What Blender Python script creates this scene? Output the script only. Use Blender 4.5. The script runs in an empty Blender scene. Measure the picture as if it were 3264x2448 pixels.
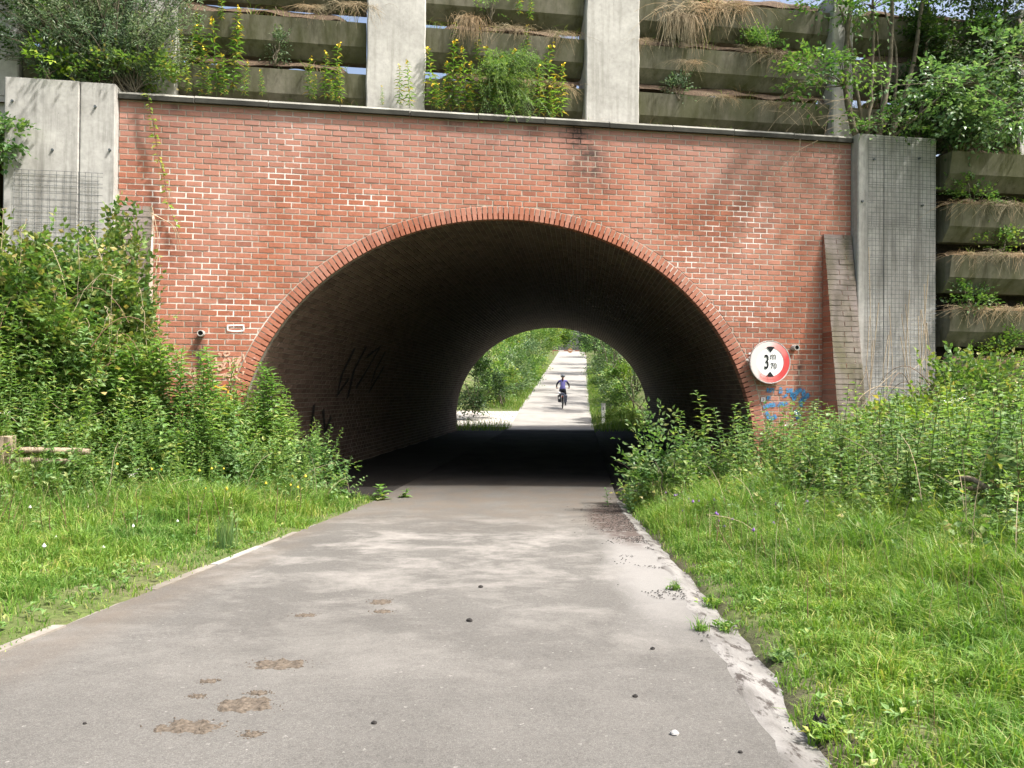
import bpy, math, random
import numpy as np
from mathutils import Matrix, Vector

random.seed(11)
rng = np.random.default_rng(11)
R = math.radians
sc = bpy.context.scene
COL = sc.collection

# ------------------------------------------------------------------ camera, light, exposure
CAMZ = 1.625
PITCH, ROLL, FPX = R(0.56), R(0.45), 2640.0
cam = bpy.data.cameras.new('camera')
cam.sensor_width = 36.0
cam.lens = 36.0 * FPX / 3264.0
cam.clip_start, cam.clip_end = 0.05, 3000
cam_ob = bpy.data.objects.new('camera', cam)
CAMROT = Matrix.Rotation(math.pi / 2 + PITCH, 3, 'X') @ Matrix.Rotation(ROLL, 3, 'Z')
cam_ob.matrix_world = Matrix.Translation((0, 0, CAMZ)) @ CAMROT.to_4x4()
COL.objects.link(cam_ob)
sc.camera = cam_ob

ALPHA = R(9.15)                                   # yaw of the brick face
UX, UY = math.cos(ALPHA), math.sin(ALPHA)
W0 = np.array([-0.05, 13.0])                      # middle of the arch on the ground
SUN_LOCAL = (1.60, -1.0, 2.9)                     # towards the sun, in the wall's own frame
sd = Vector((SUN_LOCAL[0] * UX - SUN_LOCAL[1] * UY, SUN_LOCAL[0] * UY + SUN_LOCAL[1] * UX, SUN_LOCAL[2])).normalized()
SUN_ELEV = math.asin(sd.z)
SUN_AZ = math.atan2(sd.x, sd.y)

world = bpy.data.worlds.new('World')
sc.world = world
world.use_nodes = True
nt = world.node_tree
bg = nt.nodes['Background']
sky = nt.nodes.new('ShaderNodeTexSky')
sky.sky_type = 'NISHITA'
sky.sun_disc = False
sky.sun_elevation = SUN_ELEV
sky.sun_rotation = SUN_AZ
sky.dust_density = 8.0
sky.air_density = 1.0
nt.links.new(sky.outputs[0], bg.inputs[0])
bg.inputs[1].default_value = 0.13
sun = bpy.data.lights.new('sun', 'SUN')
sun.energy = 3.7
sun.angle = R(3.5)
sun.color = (1.0, 0.965, 0.91)
sun_ob = bpy.data.objects.new('sun', sun)
sun_ob.rotation_euler = sd.to_track_quat('Z', 'Y').to_euler()
sun_ob.location = (8, -8, 20)
COL.objects.link(sun_ob)
sc.view_settings.view_transform = 'Standard'
sc.view_settings.look = 'None'
sc.view_settings.gamma = 1.0
sc.view_settings.use_curve_mapping = False
sc.view_settings.exposure = 1.25
sc.render.engine = 'CYCLES'
sc.cycles.max_bounces = 6
sc.cycles.diffuse_bounces = 4
sc.cycles.transmission_bounces = 4
sc.cycles.transparent_max_bounces = 6
sc.cycles.use_adaptive_sampling = True
sc.cycles.adaptive_threshold = 0.02
try:
    sc.cycles.use_denoising = True
except Exception:
    pass

# ------------------------------------------------------------------ coordinates
def ray(px, py):
    v = CAMROT @ Vector(((px - 1632) / FPX, -(py - 1224) / FPX, -1.0))
    return np.array(v)

def at_depth(px, py, Y):
    d = ray(px, py)
    return np.array([0, 0, CAMZ]) + d * (Y / d[1])

def L2W(s, y, z=0.0):
    return (W0[0] + s * UX - y * UY, W0[1] + s * UY + y * UX, z)

def W2L(X, Y):
    dx, dy = X - W0[0], Y - W0[1]
    return dx * UX + dy * UY, -dx * UY + dy * UX

def on_wall(px, py, yl=0.0):
    """pixel -> (s, z) on the plane parallel to the brick face at local depth yl"""
    d = ray(px, py)
    nx, ny = -UY, UX
    t = (yl + W0[0] * nx + W0[1] * ny) / (d[0] * nx + d[1] * ny)
    p = np.array([0, 0, CAMZ]) + d * t
    s, _ = W2L(p[0], p[1])
    return s, p[2]

def sstep(x):
    x = np.clip(x, 0, 1)
    return x * x * (3 - 2 * x)

def nz(x, y, f=1.0, seed=0.0):
    x = np.asarray(x, float) * f
    y = np.asarray(y, float) * f
    return (np.sin(x * 1.7 + 1.3 * np.sin(y * 1.1 + seed) + seed) + np.sin(y * 2.3 + 1.7 * np.sin(x * .9 - seed) + 2 * seed)
            + .6 * np.sin(x * 4.1 - y * 3.3 + 3 * seed) + .5 * np.sin(x * 3.7 + y * 5.1 + seed * 5)) / 3.1

def road_z(Y):
    Y = np.asarray(Y, float)
    near = 0.033 * .5 * (np.sqrt((12.3 - Y) ** 2 + .3) + (12.3 - Y))
    q = np.minimum(Y, 116.0) - 36.0
    far = 0.093 * .5 * (np.sqrt(q ** 2 + 6.) + q)
    return near + far

LY = [-30, -6, 2.88, 4.22, 13.2, 34.8, 44, 104, 140, 300]
LX = [-4.6, -3.3, -2.70, -2.61, -1.91, -0.17, .45, 5.6, 8.7, 22]
RY = [-30, -6, 2.88, 4.14, 5.0, 5.9, 7.95, 11.3, 34.8, 44, 104, 140, 300]
RX = [-1.2, .52, .995, 1.07, 1.15, 1.22, 1.35, 1.5, 3.47, 4.13, 9.3, 12.4, 26]
GX = [-1.0, .62, 1.08, 1.25, 1.32, 1.36, 1.44, 1.575, 3.5, 4.2, 9.4, 12.5, 26]
def road_l(Y): return np.interp(Y, LY, LX)
def road_r(Y): return np.interp(Y, RY, RX)
def grass_r(Y): return np.interp(Y, RY, GX)

SK = math.tan(R(13.9))                           # the tunnel runs askew to its face
LEN = 21.3
AX, BZ, CZ = 4.09, 3.67, 0.665                   # elliptical arch: half width, half height, centre height

def ground_h(X, Y):
    X = np.asarray(X, float); Y = np.asarray(Y, float)
    s, yl = W2L(X, Y)
    base = road_z(Y)
    dl, dr = road_l(Y) - X, X - road_r(Y)
    d = np.maximum(dl, dr)
    h = base + .02 * nz(X, Y, 2.1, 1) * sstep(d / .6) + .025 * sstep(d / .5)
    nearf = sstep((3.0 - yl) / 2.0)
    h = h + nearf * (.32 * sstep((dr - .6) / 3.0) * sstep((Y - 2) / 3.0) + .10 * sstep((dl - .4) / 2.5))
    bank = sstep((yl + 4.6) / 4.0)
    h = h + nearf * bank * (1.9 * sstep((-s - 5.0) / 2.2) + 1.1 * sstep((s - 5.7) / 2.5))
    intun = (yl > -.4) & (yl < LEN + .5) & (np.abs(s - SK * yl) < 4.6)
    h = np.where(intun, base + .03 * nz(X, Y, 1.5, 3) * sstep(d / .4), h)
    farf = sstep((yl - LEN - .5) / 2.0)
    gate = np.where(dl > dr, sstep((Y - 42) / 3.0), 1.0)
    h = h + farf * gate * (1.0 * sstep((d - .4) / 4.0) + .05 * nz(X, Y, 1.0, 5))
    cut = np.where(dl > dr, d + .07, np.where(Y < 12.4, X - grass_r(Y) + .04 - .055 * nz(X, Y, 3.1, 8) - .03 * nz(X, Y, 9., 2), d))
    rd = sstep((.10 - cut) / .12)
    h = h - .075 * rd
    return h

# ------------------------------------------------------------------ mesh building
class MB:
    def __init__(self):
        self.V = []; self.F = []; self.n = 0
    def add(self, V, F, mi=0):
        V = np.asarray(V, float).reshape(-1, 3)
        F = np.asarray(F, int)
        self.V.append(V); self.F.append((F + self.n, mi)); self.n += len(V)
        return self
    def merge(self, other, M=None, mioff=0):
        if not other.V: return self
        V = np.concatenate(other.V)
        if M is not None:
            V = V @ M[:3, :3].T + M[:3, 3]
        for F, mi in other.F:
            self.F.append((F + self.n, mi + mioff))
        self.V.append(V); self.n += len(V)
        return self
    def box(self, c, size, mi=0, rot=None):
        hx, hy, hz = np.array(size) / 2
        V = np.array([[-hx, -hy, -hz], [hx, -hy, -hz], [hx, hy, -hz], [-hx, hy, -hz],
                      [-hx, -hy, hz], [hx, -hy, hz], [hx, hy, hz], [-hx, hy, hz]])
        if rot is not None:
            V = V @ np.array(rot).T
        return self.add(V + np.array(c), BOXF, mi)
    def hexa(self, V8, mi=0):
        return self.add(V8, BOXF, mi)
    def tube(self, P, rad, sides=5, mi=0, cap=True):
        P = np.asarray(P, float)
        n = len(P)
        rad = np.broadcast_to(np.asarray(rad, float), (n,))
        T = np.gradient(P, axis=0)
        T /= np.linalg.norm(T, axis=1)[:, None] + 1e-12
        ref = np.array([0, 0, 1.]) if abs(T[:, 2]).mean() < .8 else np.array([1., 0, 0])
        A = np.cross(T, ref); A /= np.linalg.norm(A, axis=1)[:, None] + 1e-12
        B = np.cross(T, A)
        ang = np.arange(sides) * 2 * math.pi / sides
        V = P[:, None] + rad[:, None, None] * (np.cos(ang)[None, :, None] * A[:, None] + np.sin(ang)[None, :, None] * B[:, None])
        V = V.reshape(-1, 3)
        i = np.arange(n - 1)[:, None] * sides; k = np.arange(sides)[None]
        F = np.stack([i + k, i + (k + 1) % sides, i + sides + (k + 1) % sides, i + sides + k], -1).reshape(-1, 4)
        self.add(V, F, mi)
        if cap:
            self.F.append((np.arange(sides)[None, ::-1] + self.n - len(V), mi))
            self.F.append((np.arange(sides)[None] + self.n - sides, mi))
        return self
    def lathe(self, prof, seg=20, mi=0, axis='z', c=(0, 0, 0)):
        prof = np.asarray(prof, float)
        ang = np.arange(seg) * 2 * math.pi / seg
        r, h = prof[:, 0], prof[:, 1]
        x = r[:, None] * np.cos(ang); y = r[:, None] * np.sin(ang); z = np.repeat(h[:, None], seg, 1)
        V = {'z': np.stack([x, y, z], -1), 'y': np.stack([x, z, y], -1), 'x': np.stack([z, x, y], -1)}[axis].reshape(-1, 3)
        i = np.arange(len(prof) - 1)[:, None] * seg; k = np.arange(seg)[None]
        F = np.stack([i + k, i + (k + 1) % seg, i + seg + (k + 1) % seg, i + seg + k], -1).reshape(-1, 4)
        return self.add(V + np.array(c), F, mi)

BOXF = np.array([[0, 3, 2, 1], [4, 5, 6, 7], [0, 1, 5, 4], [1, 2, 6, 5], [2, 3, 7, 6], [3, 0, 4, 7]])

def mesh_of(name, mb, mats, origin=(0, 0, 0), smooth=False):
    V = np.concatenate(mb.V) - np.array(origin, float)
    me = bpy.data.meshes.new(name)
    me.vertices.add(len(V))
    me.vertices.foreach_set('co', V.astype(np.float32).ravel())
    loops = np.concatenate([F.ravel() for F, _ in mb.F])
    sizes = np.concatenate([np.full(len(F), F.shape[1]) for F, _ in mb.F])
    mis = np.concatenate([np.full(len(F), mi) for F, mi in mb.F])
    me.loops.add(len(loops))
    me.loops.foreach_set('vertex_index', loops.astype(np.int32))
    me.polygons.add(len(sizes))
    st = np.concatenate([[0], np.cumsum(sizes)[:-1]])
    me.polygons.foreach_set('loop_start', st.astype(np.int32))
    me.polygons.foreach_set('material_index', mis.astype(np.int32))
    if smooth:
        me.polygons.foreach_set('use_smooth', np.ones(len(sizes), bool))
    else:
        me.polygons.foreach_set('use_smooth', np.zeros(len(sizes), bool))
    for m in (mats if isinstance(mats, (list, tuple)) else [mats]):
        me.materials.append(m)
    me.update(calc_edges=True)
    return me

def tag(o, label=None, cat=None, group=None, kind=None):
    if label: o['label'] = label
    if cat: o['category'] = cat
    if group: o['group'] = group
    if kind: o['kind'] = kind
    return o

def link(name, me, parent=None, loc=(0, 0, 0), rotz=0.0):
    o = bpy.data.objects.new(name, me)
    COL.objects.link(o)
    o.location = loc
    o.rotation_euler = (0, 0, rotz)
    if parent is not None: o.parent = parent
    return o

def obj(name, mb, mats, parent=None, origin=(0, 0, 0), smooth=False, loc=None):
    me = mesh_of(name, mb, mats, origin, smooth)
    if parent is None:
        return link(name, me, None, origin if loc is None else loc)
    return link(name, me, parent, (0, 0, 0) if loc is None else loc)

def thing(name, label, cat, loc=(0, 0, 0), rotz=0.0, group=None):
    o = link(name, None, None, loc, rotz)
    o.empty_display_size = .2
    return tag(o, label, cat, group)

def copy_tree(o, loc, rotz=0.0, scale=1.0, label=None, group=None):
    c = o.copy(); COL.objects.link(c)
    c.location = loc; c.rotation_euler = (0, 0, rotz); c.scale = (scale,) * 3
    if label: c['label'] = label
    if group: c['group'] = group
    for ch in o.children:
        k = ch.copy(); COL.objects.link(k); k.parent = c
        for g in ch.children:
            q = g.copy(); COL.objects.link(q); q.parent = k
    return c

# ------------------------------------------------------------------ materials
class NT:
    def __init__(self, name):
        self.m = bpy.data.materials.new(name)
        self.m.use_nodes = True
        self.t = self.m.node_tree
        self.p = self.t.nodes['Principled BSDF']
        self.out = self.t.nodes['Material Output']
        self.p.inputs['Specular IOR Level'].default_value = .25
    def n(self, ty, **kw):
        nd = self.t.nodes.new(ty)
        for k, v in kw.items():
            setattr(nd, k, v)
        return nd
    def l(self, a, b): self.t.links.new(a, b)
    def val(self, sock, v):
        if hasattr(v, 'is_linked') or hasattr(v, 'links'): self.l(v, sock)
        else: sock.default_value = v
    def geo(self): 
        return self.n('ShaderNodeNewGeometry')
    def pos(self, obj=False):
        return self.n('ShaderNodeTexCoord').outputs['Object'] if obj else self.geo().outputs['Position']
    def mapping(self, vec, scale=(1, 1, 1), loc=(0, 0, 0)):
        m = self.n('ShaderNodeMapping'); self.l(vec, m.inputs[0])
        m.inputs['Scale'].default_value = scale; m.inputs['Location'].default_value = loc
        return m.outputs[0]
    def noise(self, vec, scale=5, detail=4, rough=.55, dist=0.0):
        n = self.n('ShaderNodeTexNoise'); self.l(vec, n.inputs['Vector'])
        n.inputs['Scale'].default_value = scale; n.inputs['Detail'].default_value = detail
        n.inputs['Roughness'].default_value = rough; n.inputs['Distortion'].default_value = dist
        return n.outputs['Fac']
    def ramp(self, fac, stops, interp='LINEAR'):
        r = self.n('ShaderNodeValToRGB'); r.color_ramp.interpolation = interp
        self.l(fac, r.inputs[0])
        e = r.color_ramp.elements
        while len(e) < len(stops): e.new(.5)
        for k, (p, c) in enumerate(stops):
            e[k].position = p
            c = (c, c, c) if isinstance(c, (int, float)) else c
            e[k].color = (*c[:3], 1)
        return r.outputs[0]
    def mix(self, fac, a, b, mode='MIX'):
        m = self.n('ShaderNodeMix', data_type='RGBA', blend_type=mode)
        self.val(m.inputs[0], fac)
        for s, v in ((m.inputs[6], a), (m.inputs[7], b)):
            if isinstance(v, tuple): s.default_value = (*v[:3], 1)
            else: self.l(v, s)
        return m.outputs[2]
    def math(self, op, a, b=None, c=None, clamp=False):
        m = self.n('ShaderNodeMath', operation=op); m.use_clamp = clamp
        for s, v in zip(m.inputs, (a, b, c)):
            if v is not None: self.val(s, v)
        return m.outputs[0]
    def sep(self, vec):
        s = self.n('ShaderNodeSeparateXYZ'); self.l(vec, s.inputs[0]); return s.outputs
    def bump(self, h, strength=.3, dist=.01):
        b = self.n('ShaderNodeBump'); self.l(h, b.inputs['Height'])
        b.inputs['Strength'].default_value = strength; b.inputs['Distance'].default_value = dist
        self.l(b.outputs[0], self.p.inputs['Normal'])
    def done(self, col=None, rough=.8):
        if col is not None: self.val(self.p.inputs['Base Color'], col if not isinstance(col, tuple) else (*col[:3], 1))
        self.val(self.p.inputs['Roughness'], rough)
        return self.m

def plain(name, col, rough=.7, metal=0.0, var=.25, scale=20):
    t = NT(name)
    f = t.noise(t.pos(True), scale, 4)
    c = t.mix(1.0, col, t.ramp(f, [(.3, 1 - var), (.7, 1 + var)]), 'MULTIPLY')
    t.p.inputs['Metallic'].default_value = metal
    return t.done(c, rough)

def leaf_mat(name, c1, c2, c3=None, trans=.35, rough=.5, tcol=(1.25, 1.35, .6)):
    t = NT(name)
    g = t.geo()
    oi = t.n('ShaderNodeObjectInfo')
    stops = [(0.0, c1), (.75, c2)] + ([(1.0, c3)] if c3 else [])
    col = t.ramp(g.outputs['Random Per Island'], stops)
    v = t.math('MULTIPLY_ADD', oi.outputs['Random'], .3, .85)
    hs = t.n('ShaderNodeHueSaturation'); t.l(col, hs.inputs['Color']); t.l(v, hs.inputs['Value'])
    pn = t.noise(t.pos(), 1.3, 4)
    col = t.mix(1.0, hs.outputs[0], t.ramp(pn, [(.28, (.66, .78, .82)), (.5, (1, 1, 1)), (.72, (1.32, 1.16, 1.0))]), 'MULTIPLY')
    t.l(col, t.p.inputs['Base Color'])
    t.p.inputs['Roughness'].default_value = rough
    t.p.inputs['Specular IOR Level'].default_value = .35
    tr = t.n('ShaderNodeBsdfTranslucent')
    t.l(t.mix(1.0, col, tcol, 'MULTIPLY'), tr.inputs[0])
    ms = t.n('ShaderNodeMixShader'); ms.inputs[0].default_value = trans
    t.l(t.p.outputs[0], ms.inputs[1]); t.l(tr.outputs[0], ms.inputs[2])
    t.l(ms.outputs[0], t.out.inputs[0])
    return t.m

def local_wall(t):
    """node sockets: coordinates along the brick face (s), up (z), from world position"""
    x, y, z = t.sep(t.pos())
    s = t.math('ADD', t.math('MULTIPLY', x, UX), t.math('MULTIPLY', y, UY))
    s = t.math('SUBTRACT', s, W0[0] * UX + W0[1] * UY)
    return s, z

def blob(t, s, z, s0, z0, rs, rz):
    """soft elliptical mask round a spot of the wall"""
    a = t.math('DIVIDE', t.math('SUBTRACT', s, s0), rs)
    b = t.math('DIVIDE', t.math('SUBTRACT', z, z0), rz)
    d = t.math('SQRT', t.math('ADD', t.math('MULTIPLY', a, a), t.math('MULTIPLY', b, b)))
    return t.math('SUBTRACT', 1.0, d, clamp=True)

def brick_mat(name, dark=False):
    t = NT(name)
    g = t.geo(); oi = t.n('ShaderNodeObjectInfo')
    r = t.math('FRACT', t.math('ADD', g.outputs['Random Per Island'], t.math('MULTIPLY', oi.outputs['Random'], 7.31)))
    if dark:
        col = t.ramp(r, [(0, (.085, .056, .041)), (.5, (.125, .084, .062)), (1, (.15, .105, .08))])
    else:
        col = t.ramp(r, [(0, (.235, .085, .052)), (.12, (.298, .108, .064)), (.5, (.338, .126, .074)), (.85, (.36, .140, .087)), (1, (.37, .168, .116))])
    pn = t.noise(t.pos(), 26, 5, .65)
    col = t.mix(1.0, col, t.ramp(pn, [(.25, .72), (.55, 1.0), (.8, 1.16)]), 'MULTIPLY')
    if not dark:
        s, z = local_wall(t)
        n1 = t.noise(t.pos(), 2.2, 5, .6)
        # pinkish lime bloom and grime below the coping
        top = t.math('MULTIPLY', t.math('DIVIDE', t.math('SUBTRACT', z, 4.55), 1.3, clamp=True), t.ramp(n1, [(.3, .35), (.65, 1)]))
        col = t.mix(t.math('MULTIPLY', top, .75), col, (.31, .19, .165))
        bigv = t.noise(t.pos(), .45, 5, .6)
        col = t.mix(1.0, col, t.ramp(bigv, [(.32, (.74, .74, .76)), (.52, (1, 1, 1)), (.7, (1.1, 1.08, 1.06))]), 'MULTIPLY')
        # dry lime haze
        hz = t.ramp(t.noise(t.pos(), .7, 5, .6), [(.42, 0.0), (.72, .42)])
        col = t.mix(hz, col, (.52, .30, .24))
        fl = t.math('MULTIPLY', t.ramp(t.noise(t.pos(), 7, 6, .7), [(.62, 0.0), (.72, .8)]), t.ramp(t.noise(t.pos(), .8, 3), [(.48, 0.0), (.62, 1)]))
        col = t.mix(fl, col, (.62, .52, .47))
        # black water stains
        st = None
        ns = t.noise(t.pos(), 6, 5, .7)
        for (px, py, rs, rz) in ((1838, 425, .34, .42), (1700, 425, .2, .2), (1445, 390, .2, .16), (560, 340, .10, .10), (1880, 520, .5, .7), (632, 1150, .13, .75), (2545, 1190, .12, .6)):
            s0, z0 = on_wall(px, py)
            b = blob(t, s, z, s0, z0, rs, rz)
            st = b if st is None else t.math('MAXIMUM', st, b)
        st = t.math('MULTIPLY', t.math('MULTIPLY', st, 1.15), t.ramp(ns, [(.35, .1), (.62, 1)]), clamp=True)
        col = t.mix(st, col, (.035, .028, .026))
        damp = t.math('MULTIPLY', t.math('DIVIDE', t.math('SUBTRACT', 1.7, z), 1.7, clamp=True), t.ramp(n1, [(.35, .2), (.6, 1)]))
        col = t.mix(t.math('MULTIPLY', damp, .55), col, (.17, .055, .04))
    t.bump(t.noise(t.pos(), 60, 5, .7), .5, .004)
    return t.done(col, .85)

def mortar_mat():
    t = NT('mortar')
    s, z = local_wall(t)
    n1 = t.noise(t.pos(), 30, 4)
    col = t.ramp(n1, [(.3, (.29, .245, .195)), (.7, (.42, .365, .30))])
    # lime bloom leaking from the joints, in patches
    m = t.ramp(t.noise(t.pos(), 1.1, 4, .6), [(.50, 0.0), (.60, 1.0)])
    spots = None
    for (px, py, rs, rz) in ((560, 690, 1.0, .9), (640, 850, .8, .9), (900, 480, .5, 1.0), (1160, 640, .6, .35), (2360, 720, .7, .8), (2200, 840, .5, .4), (760, 1000, .7, .5), (2300, 950, .5, .5), (1000, 390, .3, .2), (2420, 1000, .4, .4)):
        s0, z0 = on_wall(px, py)
        b = blob(t, s, z, s0, z0, rs * 1.2, rz * 1.2)
        spots = b if spots is None else t.math('MAXIMUM', spots, b)
    k = t.math('MULTIPLY', t.math('MULTIPLY', spots, 1.7), t.ramp(t.noise(t.pos(), 3.2, 5, .7), [(.42, 0), (.54, 1)]), clamp=True)
    col = t.mix(k, col, (.70, .66, .61))
    col = t.mix(t.math('MULTIPLY', m, .25), col, (.62, .57, .52))
    top = t.math('MULTIPLY', t.math('DIVIDE', t.math('SUBTRACT', z, 4.7), 1.1, clamp=True), .5)
    col = t.mix(top, col, (.21, .17, .145))
    s0, z0 = on_wall(1838, 425)
    stn = t.math('MULTIPLY', blob(t, s, z, s0, z0, .34, .42), 1.3, clamp=True)
    s0, z0 = on_wall(632, 1150)
    stn = t.math('MAXIMUM', stn, blob(t, s, z, s0, z0, .13, .75))
    col = t.mix(stn, col, (.04, .034, .03))
    t.bump(t.noise(t.pos(), 90, 4, .7), .6, .004)
    return t.done(col, .95)

def concrete_mat(name, a, b, stain=(.10, .10, .06), stain_amt=.5, green=None, green_amt=0.0, streak=True):
    t = NT(name)
    p = t.pos()
    n1 = t.noise(p, 1.7, 5, .6); n2 = t.noise(p, 14, 5, .6)
    col = t.ramp(n1, [(.3, a), (.7, b)])
    col = t.mix(1.0, col, t.ramp(n2, [(.3, .86), (.7, 1.1)]), 'MULTIPLY')
    st = t.noise(t.mapping(p, (5, 5, .35) if streak else (1, 1, 1)), 1.3, 5, .65)
    col = t.mix(t.math('MULTIPLY', t.ramp(st, [(.48, 0), (.68, 1)]), stain_amt), col, stain)
    if green:
        gn = t.noise(t.mapping(p, (1.5, 1.5, .6)), 1.4, 5, .6)
        col = t.mix(t.math('MULTIPLY', t.ramp(gn, [(.38, 0), (.62, 1)]), green_amt), col, green)
    pits = t.ramp(t.noise(p, 55, 2), [(.70, 1.0), (.76, .55)])
    col = t.mix(1.0, col, pits, 'MULTIPLY')
    t.bump(t.noise(p, 40, 5, .6), .25, .006)
    return t.done(col, .9)

M = {}
M['brick'] = brick_mat('brick')
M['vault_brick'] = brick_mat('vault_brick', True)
M['mortar'] = mortar_mat()
M['vault_mortar'] = plain('vault_mortar', (.25, .235, .195), .95, scale=9)
M['concrete'] = concrete_mat('concrete', (.30, .295, .275), (.44, .435, .41), (.13, .125, .11), .6)
M['pillar_concrete'] = concrete_mat('pillar_concrete', (.33, .325, .30), (.45, .445, .415), (.18, .175, .15), .55)
M['beam_concrete'] = concrete_mat('beam_concrete', (.12, .115, .082), (.20, .19, .145), (.04, .038, .018), .75, (.06, .068, .02), .6)
M['coping'] = concrete_mat('coping', (.10, .10, .085), (.20, .195, .17), (.03, .03, .025), .7, streak=False)
M['coping_face'] = concrete_mat('coping_face', (.022, .022, .018), (.05, .05, .042), (.012, .012, .01), .7, streak=False)  # front and underside of the coping, shade put into the near-black colour
M['coping'] = concrete_mat('coping', (.16, .16, .14), (.30, .295, .26), (.05, .05, .04), .6, streak=False)
M['soil'] = plain('soil', (.085, .06, .04), .95, var=.45, scale=30)
M['buttress_brick'] = concrete_mat('buttress_brick', (.165, .135, .125), (.28, .24, .225), (.07, .06, .05), .65, (.075, .075, .02), .65)
M['red_side'] = M['brick']

# leaves
M['grass'] = leaf_mat('grass', (.085, .185, .026), (.17, .285, .05), (.34, .34, .13), .4, .5)
M['grass_far'] = leaf_mat('grass_far', (.09, .19, .025), (.17, .28, .04), (.28, .28, .1), .4, .5)
M['dry'] = leaf_mat('dry', (.26, .19, .11), (.40, .32, .20), (.5, .42, .28), .2, .8, (1, .95, .8))
M['nettle'] = leaf_mat('nettle', (.095, .185, .06), (.18, .285, .105), (.33, .36, .15), .42, .5)
M['herb'] = leaf_mat('herb', (.115, .225, .06), (.205, .335, .105), (.35, .38, .13), .42, .5)
M['bramble'] = leaf_mat('bramble', (.07, .145, .04), (.17, .26, .07), (.33, .28, .11), .38, .45)
M['willow'] = leaf_mat('willow', (.06, .115, .055), (.16, .23, .13), (.32, .38, .28), .28, .5, (1.1, 1.2, .7))
M['tree'] = leaf_mat('tree', (.05, .125, .035), (.115, .205, .06), (.20, .29, .09), .38, .42)
M['paletree'] = leaf_mat('paletree', (.09, .18, .08), (.16, .27, .13), (.28, .38, .22), .38, .32)
M['darktree'] = leaf_mat('darktree', (.02, .05, .015), (.05, .10, .028), (.09, .15, .04), .3, .5)
M['hedge'] = leaf_mat('hedge', (.09, .19, .035), (.18, .30, .07), (.34, .38, .11), .28, .5)
M['hedge_grey'] = leaf_mat('hedge_grey', (.075, .145, .06), (.16, .24, .11), (.27, .34, .18), .24, .5)
M['primrose'] = leaf_mat('primrose', (.10, .20, .04), (.18, .30, .07), (.38, .24, .08), .42, .5)
M['vetch'] = leaf_mat('vetch', (.10, .20, .06), (.18, .29, .10), (.26, .34, .14), .42, .5)
M['lime'] = leaf_mat('lime', (.14, .24, .03), (.22, .32, .04), (.30, .34, .06), .4, .5)
M['burdock'] = leaf_mat('burdock', (.07, .15, .05), (.11, .20, .075), None, .3, .5)
M['yellow'] = plain('yellow_petal', (.75, .55, .04), .6, var=.1)
M['purple'] = plain('purple_petal', (.22, .12, .35), .6, var=.1)
M['white_petal'] = plain('white_petal', (.7, .7, .66), .7, var=.1)
M['stem'] = plain('green_stem', (.09, .14, .04), .7)
M['redstem'] = plain('reddish_stem', (.16, .10, .06), .7)
M['bark'] = plain('bark', (.13, .115, .08), .9, var=.4, scale=14)
M['drystem'] = plain('dry_stem', (.36, .29, .20), .9)

# ------------------------------------------------------------------ ground, road
def ground_mat():
    t = NT('ground')
    p = t.pos()
    n1 = t.noise(p, 1.1, 5, .6); n2 = t.noise(p, 22, 5, .65)
    col = t.ramp(n1, [(.3, (.08, .085, .032)), (.5, (.085, .115, .032)), (.7, (.13, .11, .065))])
    col = t.mix(1.0, col, t.ramp(n2, [(.3, .55), (.7, 1.25)]), 'MULTIPLY')
    x, y, z = t.sep(p)
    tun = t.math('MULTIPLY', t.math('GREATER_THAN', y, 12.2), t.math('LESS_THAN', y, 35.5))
    col = t.mix(tun, col, t.mix(1.0, (.016, .014, .012), t.ramp(n2, [(.3, .6), (.7, 1.4)]), 'MULTIPLY'))  # tunnel floor beside the road: shade painted in as near black
    dg = t.math('SUBTRACT', x, t.math('MULTIPLY_ADD', y, .058, .93))
    em = t.math('SUBTRACT', 1.0, t.math('DIVIDE', dg, .38), clamp=True)
    em = t.math('MULTIPLY', t.math('MULTIPLY', em, t.math('GREATER_THAN', x, .3)), t.math('LESS_THAN', y, 12.5))
    em = t.math('MULTIPLY', em, t.ramp(t.noise(p, 5, 5, .7), [(.4, .2), (.55, 1)]))
    col = t.mix(em, col, (.045, .036, .028))
    t.bump(n2, .6, .03)
    return t.done(col, .95)

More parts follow.
